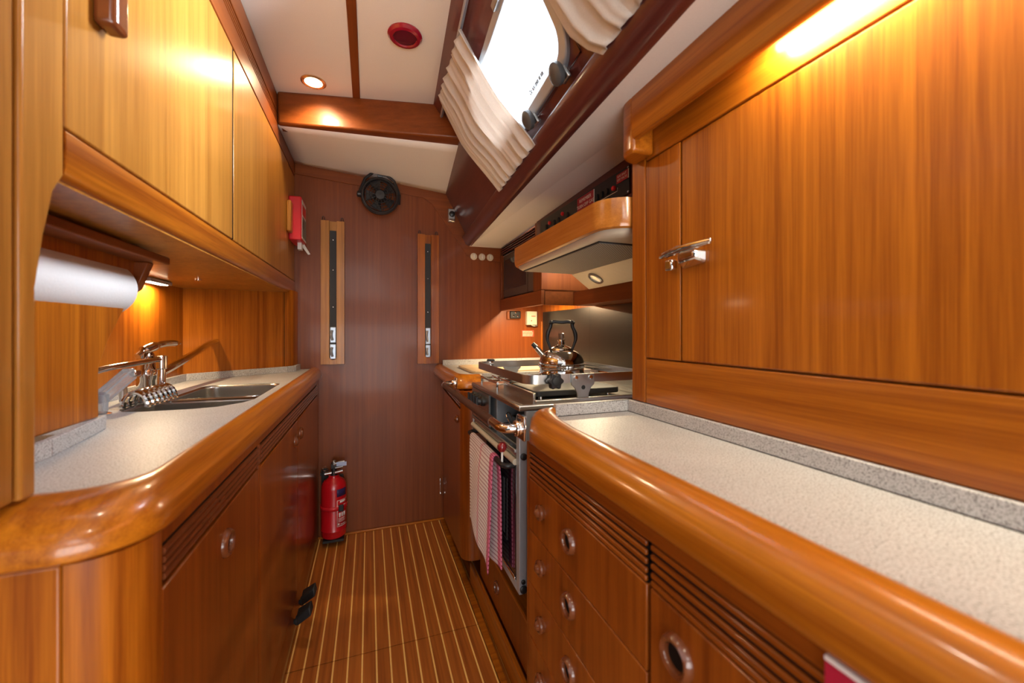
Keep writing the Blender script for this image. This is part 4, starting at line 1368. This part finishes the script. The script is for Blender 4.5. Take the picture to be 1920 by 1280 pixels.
# lamp pelmet over the big locker
vl = thing('lamp_pelmet', 'rounded wooden pelmet under the side deck hiding the strip lamp', 'pelmet', (0.58, 0.2, 1.5))
op = [(0.556, -0.60), (0.556, 0.765)] + arc(0.604, 0.768, 0.048, PI, PI/2, 8)[1:] + [(0.6165, 0.817)]
ip = [(0.576, -0.60), (0.576, 0.765)] + arc(0.604, 0.768, 0.028, PI, PI/2, 8)[1:] + [(0.6165, 0.797)]
PV = [(0, 1.538), (0, 1.66), (1, 1.66), (1, 1.540), (0.85, 1.532), (0.6, 1.530), (0.2, 1.532)]
MB().loft([(0.578, -0.60), (0.578, 0.752)], [(0.556, -0.60), (0.556, 0.752)], PV).build('pelmet_board', WY, vl)
eo = [(0.556, 0.750), (0.556, 0.765)] + arc(0.604, 0.768, 0.048, PI, PI/2, 10)[1:] + [(0.616, 0.817), (0.616, 0.750)]
MB().prism(eo, 2, 1.504, 1.66).build('end_block', WY, vl, 0.008, seg=3)
sl = thing('strip_lamp', 'long bright strip lamp tucked behind the pelmet', 'lamp', (0.595, -0.05, 1.56))
TUBE = plain('lit_tube', (1, 0.95, 0.85), 0.5, emit=(1.0, 0.90, 0.66), estr=22)
MB().tube([(0.598, -0.55, 1.566), (0.598, 0.47, 1.566)], 0.008, 12).build('tube', TUBE, sl)
box('lamp_base', WHITE, (0.582, 0.616, -0.57, 0.49, 1.577, 1.590), sl)
light('strip_lamp_light', 'AREA', (0.584, -0.02, 1.556), 8.0, (1.0, 0.88, 0.62), 0.96, 0.012, target=(0.614, -0.02, 1.528))

# ================================================================== RIGHT SIDE: hood, switch panel, microwave shelf
hd_ = thing('cooker_hood', 'wood-fronted cooker hood with cream tray and grey filter mesh', 'hood', (0.75, 1.2, 1.29))
ob = [(0.625, 0.838)] + arc(0.637, 0.921, 0.083, -PI/2, -PI, 10)[0:] + [(0.560, 1.525)] + arc(0.596, 1.525, 0.036, PI, PI/2, 6) + [(0.75, 1.562)]
ob[0] = (0.6355, 0.838)
ib = []
cen = Vector((0.75, 1.2))
for i, p in enumerate(ob):
    a_ = Vector(ob[max(i-1, 0)]); b_ = Vector(ob[min(i+1, len(ob)-1)])
    tdir = (b_-a_).normalized()
    nn = Vector((tdir.y, -tdir.x))
    if (cen-Vector(p)).dot(nn) < 0:
        nn = -nn
    ib.append(tuple(Vector(p)+nn*0.018))
PB = [(0, 1.362), (0, 1.436), (1, 1.436), (1, 1.376), (0.85, 1.364), (0.5, 1.360)]
MB().loft(ib, ob, PB).build('wooden_front', wood('hood_maple', 1, (0.36, 0.125, 0.020), (0.52, 0.200, 0.035), rough=0.2, coat=0.7), hd_)
box('hood_top', WY, (0.64, 1.04, 0.85, 1.555, 1.425, 1.432), hd_)
tr_o = [(0.93, 0.848), (0.66, 0.848)] + arc(0.655, 0.935, 0.085, -PI/2, -PI, 8) + [(0.573, 1.515)] + arc(0.603, 1.515, 0.030, PI, PI/2, 6) + [(0.93, 1.547)]
tray = MB()
cx_, cy_ = 0.74, 1.2
rows = []
for (ins, z) in ((0.0, 1.380), (0.0, 1.362), (0.004, 1.352), (0.012, 1.346), (0.03, 1.345)):
    rows.append([tray.bm.verts.new((p[0] + (ins if p[0] < 0.8 else 0), p[1] + (ins if p[1] < 1.0 else (-ins if p[1] > 1.45 else 0)), z)) for p in tr_o])
for r0, r1 in zip(rows, rows[1:]):
    for k_ in range(len(r0)-1):
        tray.bm.faces.new((r0[k_], r0[k_+1], r1[k_+1], r1[k_]))
tray.bm.faces.new(rows[-1])
tray.build('tray', CREAM, hd_)
box('filter_frame', BLACKM, (0.592, 0.822, 0.945, 1.510, 1.342, 1.3455), hd_)
box('filter', GRILLE, (0.596, 0.818, 0.950, 1.505, 1.3405, 1.3432), hd_)
MB().hull([(0.832, 0.842, 1.3455), (0.925, 0.842, 1.284), (0.925, 1.560, 1.284), (0.832, 1.552, 1.3455)],
          [(0.832, 0.842, 1.40), (0.94, 0.842, 1.40), (0.94, 1.560, 1.40), (0.832, 1.552, 1.40)]).build('lamp_panel', CREAM, hd_, 0.004)
LN = Vector((-0.0615, 0, -0.093)).normalized()
LC = Vector((0.876, 1.424, 1.3155))
lr = MB().lathe([(0.034, -0.002), (0.034, 0.004), (0.029, 0.007), (0.025, 0.003), (0.025, 0.0)], LC, LN, 28).build('hood_lamp', SATIN, hd_)
MB().lathe([(0, 0.004), (0.012, 0.0035), (0.025, 0.001)], LC, LN, 24).build('lamp_lens', plain('lamp_lens', (0.45, 0.42, 0.36), 0.12, 0.6, emit=(1.0, 0.85, 0.6), estr=0.15), lr)
light('hood_lamp_light', 'SPOT', tuple(LC + LN*0.014), 13.0, (1.0, 0.80, 0.50), 0.012, target=tuple(LC + LN + Vector((0.12, -0.05, 0))), spot=2.1, blend=0.5)

rl = MB().box(0.925, 1.045, 0.842, 1.703, 1.221, 1.286).build('shelf_rail', BY)
tag(rl, 'dark wooden rail along the hull below the cooker hood', 'rail')

struct(box('wall_right.001', MY, (0.752, 0.775, 0.838, 1.745, 1.434, 1.66)))
struct(box('wall_right.002', BZ, (0.757, 0.775, 1.745, 1.778, 1.555, 1.66)))
sh = thing('microwave_shelf', 'wooden corner shelf box carrying the microwave by the bulkhead', 'shelf', (0.9, 2.0, 1.22))
m = MB()
m.box(0.757, 0.772, 1.704, YB-0.001, 1.222, 1.292)
m.box(0.772, 1.045, 1.704, 1.719, 1.222, 1.292)
m.box(0.772, 1.045, 1.719, YB-0.001, 1.284, 1.292)
m.build('base_box', BY, sh, 0.003)
sl2 = MB().lathe([(0.030, 0.0), (0.030, -0.008), (0.024, -0.010), (0, -0.010)], (0.822, 2.02, 1.2835), (0, 0, 1), 24).build('shelf_light', ALU, sh)
light('shelf_lamp_light', 'AREA', (0.822, 2.02, 1.2725), 8.0, WARM, 0.03, 0.03, target=(0.822, 2.02, 0.9))
box('side_panel', BZ, (0.757, 1.045, 1.704, 1.718, 1.293, 1.60), sh, 0.002)
box('front_post', BZ, (0.757, 0.775, 1.719, 1.802, 1.293, 1.553), sh, 0.002)
box('front_post', BZ, (0.757, 0.775, 2.305, YB-0.001, 1.293, 1.60), sh, 0.003)
lv = MB()
lv.box(0.768, 0.776, 1.78, 2.305, 1.555, 1.605)
lvo = lv.build('louvre_back', DARK, sh)
lv = MB()
for z in (1.562, 1.575, 1.588, 1.600):
    lv.box(0.756, 0.768, 1.78, 2.305, z-0.003, z+0.004)
lv.build('louvre', MY, lvo, 0.002)
mw = thing('microwave', 'grey-brown microwave oven built in over the corner worktop', 'microwave', (0.9, 2.05, 1.30))
MWG = plain('microwave_grey', (0.105, 0.085, 0.080), 0.38, 0.3)
box('casing', MWG, (0.784, 1.04, 1.812, 2.292, 1.298, 1.550), mw, 0.003)
mdr = box('front', MWG, (0.768, 0.785, 1.808, 2.295, 1.297, 1.552), mw, 0.005)
box('door_window', GLASSB, (0.7665, 0.769, 1.925, 2.268, 1.342, 1.520), mdr, 0.006)
box('door_seam', DARK, (0.7675, 0.7685, 1.898, 1.901, 1.300, 1.55), mdr)

# switch panel above the hood
spn = thing('switch_panel', 'black electrical panel with red warning signs above the hood', 'panel', (0.75, 1.35, 1.54))
box('plate', BLACK, (0.7465, 0.7525, 1.022, 1.692, 1.520, 1.606), spn, 0.001)
EN = plain('sign_red', (0.38, 0.012, 0.03), 0.4)


def sign(y0, y1, z0, z1, lines, size):
    s_ = box('warning_sign', EN, (0.7445, 0.7464, y0, y1, z0, z1), spn)
    MB().box(0.7448, 0.7463, y0-0.0035, y0, z0, z1).build('sign_edge', LETTER, s_)
    for txt, z in lines:
        text('lettering', txt, LETTER, (0.7441, (y0+y1)/2, z), (0, -1, 0), (0, 0, 1), size, s_, 1.0)
    return s_


sign(1.224, 1.340, 1.540, 1.599, (('REMEMBER', 1.584), ('TURN OFF GAS', 1.563)), 0.0175)
sign(1.026, 1.086, 1.568, 1.596, (('GAS SHUT', 1.588), ('OFF VALVE', 1.577)), 0.0105)
for (y, z) in ((1.100, 1.560), (1.462, 1.578), (1.585, 1.572)):
    MB().lathe([(0.008, 0), (0.008, 0.006), (0.005, 0.009), (0, 0.009)], (0.7465, y, z), (-1, 0, 0), 14).build('indicator', REDP, spn)
for y in (1.14, 1.17, 1.20, 1.42, 1.50, 1.54, 1.62):
    MB().box(0.740, 0.7466, y-0.006, y+0.006, 1.552, 1.572).build('rocker_switch', BLACKM, spn, 0.001)
MB().tube([(0.7462, 1.082, 1.556), (0.7462, 1.082, 1.546), (0.7462, 1.20, 1.546)], 0.0012, 6).build('legend_line', LETTER, spn)
for (y, z) in ((1.027, 1.601), (1.027, 1.526)):
    MB().lathe([(0.004, 0), (0.003, 0.002), (0, 0.002)], (0.7465, y, z), (-1, 0, 0), 12).build('panel_screw', CHROME, spn)

# black splash panel on the hull side
sp_ = MB().box(1.039, 1.0455, 0.86, 1.745, 0.942, 1.218).box(1.039, 1.0455, 1.7455, 2.316, 0.942, 1.218)
tag(sp_.build('splash_panel', plain('splash_black', (0.045, 0.042, 0.040), 0.33, 0.7, noise=0.2, nscale=8)), 'dark metal splash panel on the hull behind the cooker', 'splashback')
tag(box('edge_batten', WZ, (1.030, 1.044, 2.318, 2.3285, 0.931, 1.16), bevel=0.003), 'narrow upright wooden batten in the corner beside the splash panel', 'batten')

# fittings on the bulkhead above the corner worktop
so_ = thing('shaver_socket', 'black socket on a wooden plate below the microwave shelf', 'socket', (0.85, YB, 1.17))
box('wooden_plate', BZ, (0.800, 0.884, YB-0.012, YB-0.001, 1.170, 1.2215), so_, 0.004)
sf = box('socket_face', BLACK, (0.816, 0.886, YB-0.026, YB-0.012, 1.176, 1.2215), so_, 0.005)
for (x, z) in ((0.852, 1.214), (0.838, 1.192), (0.866, 1.192)):
    MB().lathe([(0.006, 0), (0.004, 0.002), (0, 0.002)], (x, YB-0.0262, z), (0, -1, 0), 12).build('pin_hole', CHROME, sf)
gd_ = thing('gas_detector', 'white gas alarm box under the microwave shelf end', 'gas alarm', (0.95, YB, 1.14))
gb = box('case', CREAM, (0.925, 0.992, YB-0.034, YB-0.001, 1.137, 1.2215), gd_, 0.003)
MB().lathe([(0.004, 0), (0.003, 0.003), (0, 0.003)], (0.953, YB-0.034, 1.163), (0, -1, 0), 12).build('indicator', REDP, gb)
box('print', plain('red_print', (0.55, 0.14, 0.10), 0.5), (0.953, 0.980, YB-0.0346, YB-0.0338, 1.188, 1.194), gb)
MB().tube(spline([(0.958, YB-0.02, 1.137), (0.975, YB-0.02, 1.131), (1.000, YB-0.012, 1.134)], 4), 0.003, 8).build('wire', WHITE, gd_)
stk = thing('red_sticker', 'small red notice sticker on the bulkhead above the pot rail', 'sticker', (0.944, YB-0.001, 1.063))
sto = box('sheet', plain('sticker_red', (0.72, 0.075, 0.040), 0.5), (0.903, 0.983, YB-0.0022, YB-0.001, 1.064, 1.103), stk)
pm_ = MB()
random.seed(3)
for r_ in range(4):
    x = 0.907
    z = 1.096 - r_*0.009
    while x < 0.965 + 0.012*random.random():
        w_ = 0.003 + 0.008*random.random()
        pm_.box(x, x+w_, YB-0.0027, YB-0.002, z-0.002, z+0.002)
        x += w_ + 0.002
pm_.build('print', plain('pale_print', (0.95, 0.70, 0.55), 0.5), sto)

# ================================================================== PORT, CURTAINS
wn = bpy.data.objects.new('window_1', None)
COL.objects.link(wn)
wn.location = cp((WS0+WS1)/2, (WT0+WT1)/2)
wn['kind'] = 'structure'


def plate(loop_o, loop_i, o0, o1):
    m_ = MB()
    n_ = len(loop_o)
    L_ = [[m_.bm.verts.new(cp(*p, o)) for p in lp] for lp, o in ((loop_o, o0), (loop_o, o1), (loop_i, o1), (loop_i, o0))]
    for a, b in zip(L_, L_[1:] + L_[:1]):
        for i in range(n_):
            j = (i+1) % n_
            m_.bm.faces.new((a[i], a[j], b[j], b[i]))
    return m_


LO = rrect(WS0-0.004, WS1+0.004, WT0-0.004, WT1+0.004, 0.075, 7)
LI = rrect(-1.528, -1.010, 0.198, 0.414, 0.052, 7)
plate(rrect(WS0-0.004, WS1+0.004, WT0-0.004, WT1+0.004, 0.006, 7), rrect(-1.5575, -0.9825, 0.1745, 0.443, 0.077, 7), -0.03, 0.003).build('window_surround', MY, wn, 0.002)
LO2 = rrect(-1.558, -0.982, 0.174, 0.4435, 0.078, 7)
plate(LO2, LI, -0.02, 0.014).build('window_frame', ALU, wn, 0.003)
g = MB()
A_ = [cp(*p, -0.004) for p in rrect(-1.535, -1.003, 0.192, 0.420, 0.055, 7)]
B_ = [cp(*p, 0.001) for p in rrect(-1.535, -1.003, 0.192, 0.420, 0.055, 7)]
g.hull(A_, B_)
g.build('window_pane', GLASS, wn)
for (s_, t_) in ((-1.497, 0.452), (-1.292, 0.453)):
    dg_ = MB().lathe([(0.023, 0.026), (0.0255, 0.031), (0.0245, 0.040), (0.017, 0.045), (0.006, 0.046), (0, 0.045)], cp(s_, t_-0.006), CN, 24).build('dog_knob', plain('dark_grey_plastic', (0.07, 0.075, 0.08), 0.4), wn)
    MB().lathe([(0.007, 0.002), (0.007, 0.030)], cp(s_, t_-0.006), CN, 12).build('dog_bolt', CHROME, dg_)
    e0 = [cp(s_-0.018, t_-0.012, 0.014), cp(s_+0.018, t_-0.012, 0.014), cp(s_+0.018, t_+0.016, 0.010), cp(s_-0.018, t_+0.016, 0.010)]
    e1 = [cp(s_-0.016, t_-0.010, 0.024), cp(s_+0.016, t_-0.010, 0.024), cp(s_+0.016, t_+0.014, 0.020), cp(s_-0.016, t_+0.014, 0.020)]
    MB().hull(e0, e1).build('dog_lug', SATIN, dg_, 0.003)
hl = MB()
for s_ in (-1.36, -1.10):
    hl.hull([cp(s_-0.02, 0.168, 0.012), cp(s_+0.02, 0.168, 0.012), cp(s_+0.02, 0.186, 0.012), cp(s_-0.02, 0.186, 0.012)], [cp(s_-0.02, 0.168, 0.024), cp(s_+0.02, 0.168, 0.024), cp(s_+0.02, 0.186, 0.024), cp(s_-0.02, 0.186, 0.024)])
hl.build('window_hinge', SATIN, wn, 0.003)
text('notice', 'Do not open at sea', plain('grey_lettering', (0.10, 0.11, 0.12), 0.6), cp(-1.352, 0.389, 0.0016), -CD, -CU, 0.0165, wn, 0.76, bold=0.0011)

# curtain track and curtains
tk = MB()
tk.hull([cp(-4.0, 0.056, 0.010), cp(-0.05, 0.056, 0.010), cp(-0.05, 0.066, 0.010), cp(-4.0, 0.066, 0.010)],
        [cp(-4.0, 0.056, 0.020), cp(-0.05, 0.056, 0.020), cp(-0.05, 0.066, 0.020), cp(-4.0, 0.066, 0.020)])
tag(tk.build('curtain_track', ALU, bevel=0.001), 'thin metal curtain track along the ceiling edge above the port', 'track')


def lerp(a, b, t):
    return a + (b-a)*t


def ed(pts, t):
    """piecewise-smooth edge: list of (t, s)"""
    for (t0, s0), (t1, s1) in zip(pts, pts[1:]):
        if t <= t1:
            w_ = (t-t0)/(t1-t0)
            return lerp(s0, s1, w_)
    return pts[-1][1]


def curtain(name, e0, e1, t0f, t1f, folds, amp, label, seed):
    rnd = random.Random(seed)
    ph_ = [rnd.uniform(0, 6.28) for _ in range(4)]

    def fn(u_, v_):
        uu = u_ + 0.018*math.sin(u_*9+ph_[2])
        ts, te = t0f(u_), t1f(u_)
        t = lerp(ts, te, v_)
        w_ = v_
        s_ = lerp(ed(e0, w_), ed(e1, w_), u_)
        a = amp*(0.55 + 0.45*math.cos(2*PI*(v_-0.05))**2)
        off = 0.030 + a*math.sin(2*PI*folds*uu + ph_[0] + 0.6*v_) + 0.35*a*math.sin(2*PI*folds*2.3*uu + ph_[1])
        off = max(off, 0.0245)
        if v_ > 0.93:
            off = lerp(off, 0.036, (v_-0.93)/0.07*0.5)
        t += (0.006*math.sin(2*PI*folds*uu+ph_[3]) if v_ < 0.03 else 0)
        return cp(s_, t, off + 0.010*math.sin(PI*v_))
    o = MB().grid(fn, 150, 36).build(name, LINEN, solid=0.0012)
    tag(o, label, 'curtain')
    return o


curtain('curtain', [(0, -1.145), (0.25, -1.168), (0.6, -1.205), (1.0, -1.265)], [(0, -0.695), (0.45, -0.732), (1.0, -0.862)],
        lambda u_: lerp(0.080, 0.040, u_), lambda u_: 0.508, 6.5, 0.013, 'cream pleated curtain gathered at the far end of the port', 11)
curtain('curtain', [(0, -2.15), (1.0, -1.95)], [(0, -1.560), (0.62, -1.573), (0.80, -1.585), (0.92, -1.615), (1.0, -1.652)],
        lambda u_: 0.085, lambda u_: 0.508, 5.0, 0.012, 'cream curtain gathered at the near end of the port, cut by the photo top', 5)

# ================================================================== CEILING FITTINGS
dl = thing('downlight', 'small round lit downlight in the white ceiling over the sink', 'downlight', (-0.21, 1.775, ZC))
BRASS = plain('pale_brass', (0.70, 0.50, 0.30), 0.25, 0.9)
MB().lathe([(0.047, 0.0), (0.047, -0.003), (0.040, -0.006), (0.033, -0.004), (0.033, 0.0)], (-0.21, 1.775, ZC), (0, 0, 1), 32).build('bezel', BRASS, dl)
MB().lathe([(0, -0.004), (0.034, -0.003)], (-0.21, 1.775, ZC), (0, 0, 1), 28).build('lens', plain('lit_lens', (1, 0.9, 0.7), 0.5, emit=(1.0, 0.82, 0.55), estr=12), dl)
light('downlight_light', 'SPOT', (-0.21, 1.775, ZC-0.012), 14, (1.0, 0.76, 0.45), 0.03, target=(-0.21, 1.775, 0), spot=2.6, blend=0.6)
for (x, y, e_) in ((-0.20, 0.55, 5), (0.10, -0.45, 8)):      # two more downlights above and behind the camera
    light('downlight_light', 'SPOT', (x, y, ZC-0.012), e_, (1.0, 0.86, 0.66), 0.03, target=(x, y, 0), spot=2.6, blend=0.6)

rl_ = thing('red_lamp', 'dark red round night lamp on the white ceiling beside the port', 'lamp', (0.1145, 1.390, ZC))
DRED = plain('deep_red_plastic', (0.30, 0.004, 0.022), 0.22, coat=0.5)
MB().lathe([(0.056, 0.0), (0.057, -0.004), (0.050, -0.012), (0.040, -0.014), (0.037, -0.010)], (0.1145, 1.390, ZC), (0, 0, 1), 40).build('rim', DRED, rl_)
MB().lathe([(0.037, -0.010), (0.030, -0.011), (0, -0.012)], (0.1145, 1.390, ZC), (0, 0, 1), 32).build('cover', plain('dark_wine_cover', (0.11, 0.006, 0.02), 0.15, coat=0.5), rl_)
